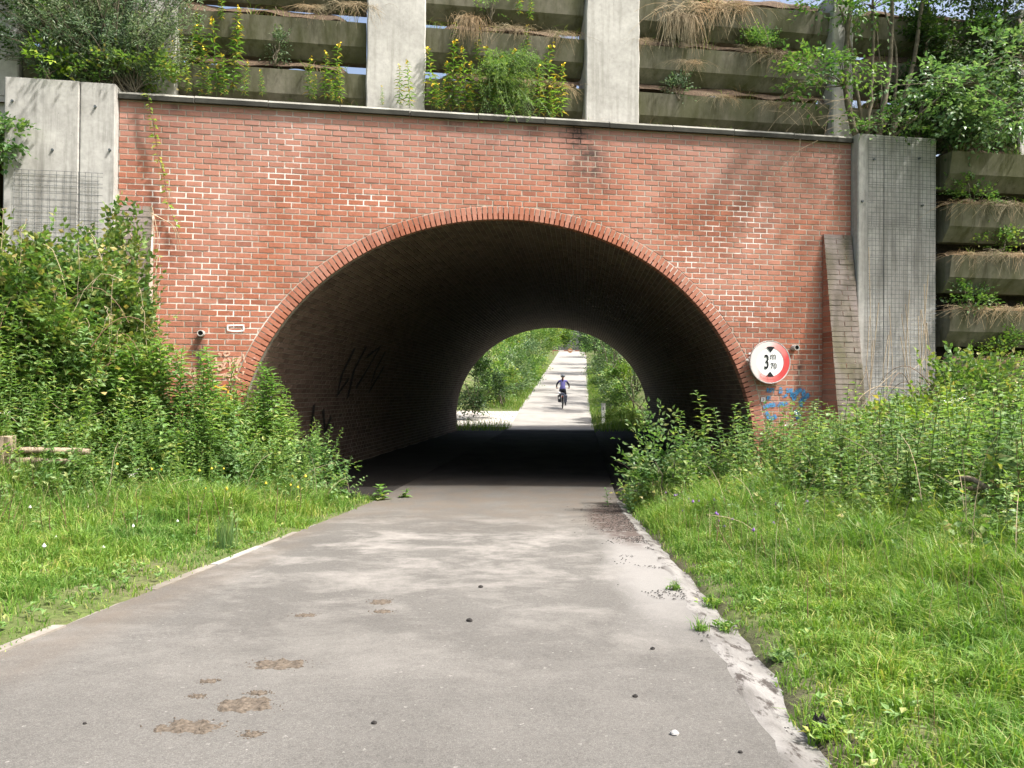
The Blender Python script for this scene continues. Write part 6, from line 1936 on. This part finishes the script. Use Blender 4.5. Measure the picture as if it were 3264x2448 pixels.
m = MB(); m.lathe([(0, .80), (.05, .80), (.075, .83), (.07, .88), (.03, .91), (0, .915)], 12, 0, 'z', (-.17, -.1, 0)); obj('strapped_bundle', m, plain('bundle_white', (.72, .74, .78), .6), bike, smooth=True)
m = MB(); m.box((0, -.1, .80), (.2, .3, .09)); obj('rack_bag', m, bagg, bike)
m = MB(); m.box((0, -.27, .68), (.06, .03, .05)); obj('rear_light', m, plain('rear_red', (.35, .03, .02), .4), bike)
m = MB(); m.tube(np.array([[.06, .38, .30], [.09, .44, .14], [.2, .44, .14]]), .012, 6); m.tube(np.array([[-.06, .38, .30], [-.09, .32, .46], [-.2, .32, .46]]), .012, 6); obj('pedal', m, steel, bike)

person = thing('person', 'cyclist seen from behind in purple shirt, dark trousers and helmet', 'person'); place_emp(person)
nodes = [(0, .19, .99, .135, .11),            # 0 pelvis
         (0, .26, 1.16, .13, .10), (0, .35, 1.34, .155, .105), (0, .41, 1.47, .13, .085),      # 1-3 torso
         (0, .44, 1.55, .048), (0, .47, 1.65, .088, .098), (0, .49, 1.72, .078, .085),          # 4 neck 5 head 6 crown
         (-.20, .42, 1.44, .062), (-.32, .52, 1.26, .047), (-.34, .66, 1.10, .036), (-.33, .70, 1.06, .034),   # 7-10 left arm
         (.20, .42, 1.44, .062), (.32, .52, 1.26, .047), (.34, .66, 1.10, .036), (.33, .70, 1.06, .034),      # 11-14 right arm
         (-.11, .22, .93, .098), (-.13, .60, .86, .07), (-.14, .36, .52, .047), (-.14, .42, .48, .04), (-.14, .50, .47, .032),   # 15-19 left leg
         (.11, .22, .93, .098), (.14, .52, .60, .07), (.15, .38, .22, .048), (.15, .44, .17, .04), (.15, .52, .16, .032)]       # 20-24 right leg
edges = [(0, 1), (1, 2), (2, 3), (3, 4), (4, 5), (5, 6), (3, 7), (7, 8), (8, 9), (9, 10), (3, 11), (11, 12), (12, 13), (13, 14), (0, 15), (15, 16), (16, 17), (17, 18), (18, 19), (0, 20), (20, 21), (21, 22), (22, 23), (23, 24)]
skin_c = plain('skin', (.45, .27, .20), .6, var=.08); shirt = plain('shirt_purple', (.085, .08, .22), .85, var=.12); dark_c = plain('dark_cloth', (.016, .017, .03), .85); trous = plain('trousers', (.02, .022, .03), .85); shoe = plain('shoe', (.02, .02, .02), .6)
def matfn(c):
    if c.z > 1.53: return 0
    if abs(c.x) > .235 and c.z > 1.0: return 2 if c.z > 1.115 else 0
    if c.z > 1.06: return 1
    if c.z < .2 or (c.x < 0 and c.z < .50 and c.y > .38): return 4
    return 3
try:
    body = skin_body('body', nodes, edges, 0, person, [skin_c, shirt, dark_c, trous, shoe], matfn, 2)
except Exception as e:
    print('skin failed', e)
# fingers closing on the grips
for sgn in (-1, 1):
    m = MB()
    for q in range(4):
        x = sgn * (.295 + .017 * q); y = .705 - .018 * q
        m.tube(np.array([[x, y - .035, 1.055], [x + .002, y - .01, 1.082], [x, y + .022, 1.07], [x, y + .028, 1.04 - .004 * q]]), [.011, .011, .010, .008], 6)
    m.tube(np.array([[sgn * .285, .675, 1.055], [sgn * .27, .70, 1.04], [sgn * .268, .72, 1.022]]), [.012, .011, .009], 6)
    obj('fingers', m, skin_c, person, smooth=True)
m = MB(); m.lathe([(.105, 1.665), (.118, 1.70), (.112, 1.745), (.085, 1.79), (.045, 1.812), (0, 1.816)], 20, 0, 'z', (0, 0, 0))
V = m.V[0]; V[:, 1] = V[:, 1] * 1.22 + .485; m.V[0] = V
hel = obj('helmet', m, plain('helmet_grey', (.07, .08, .09), .4), person, smooth=True)
m = MB()
for x in (-.05, .05): m.box((x, .385, 1.755), (.022, .05, .07))
obj('vent', m, plain('helmet_light', (.55, .58, .6), .4), hel)
hair_m = plain('hair', (.035, .018, .012), .6)
m = MB(); m.tube(np.array([[0, .375, 1.64], [0, .335, 1.58], [0, .315, 1.48], [0, .30, 1.40]]), [.035, .042, .04, .018], 8); obj('hair', m, hair_m, person, smooth=True)
print('objects', len(bpy.data.objects))
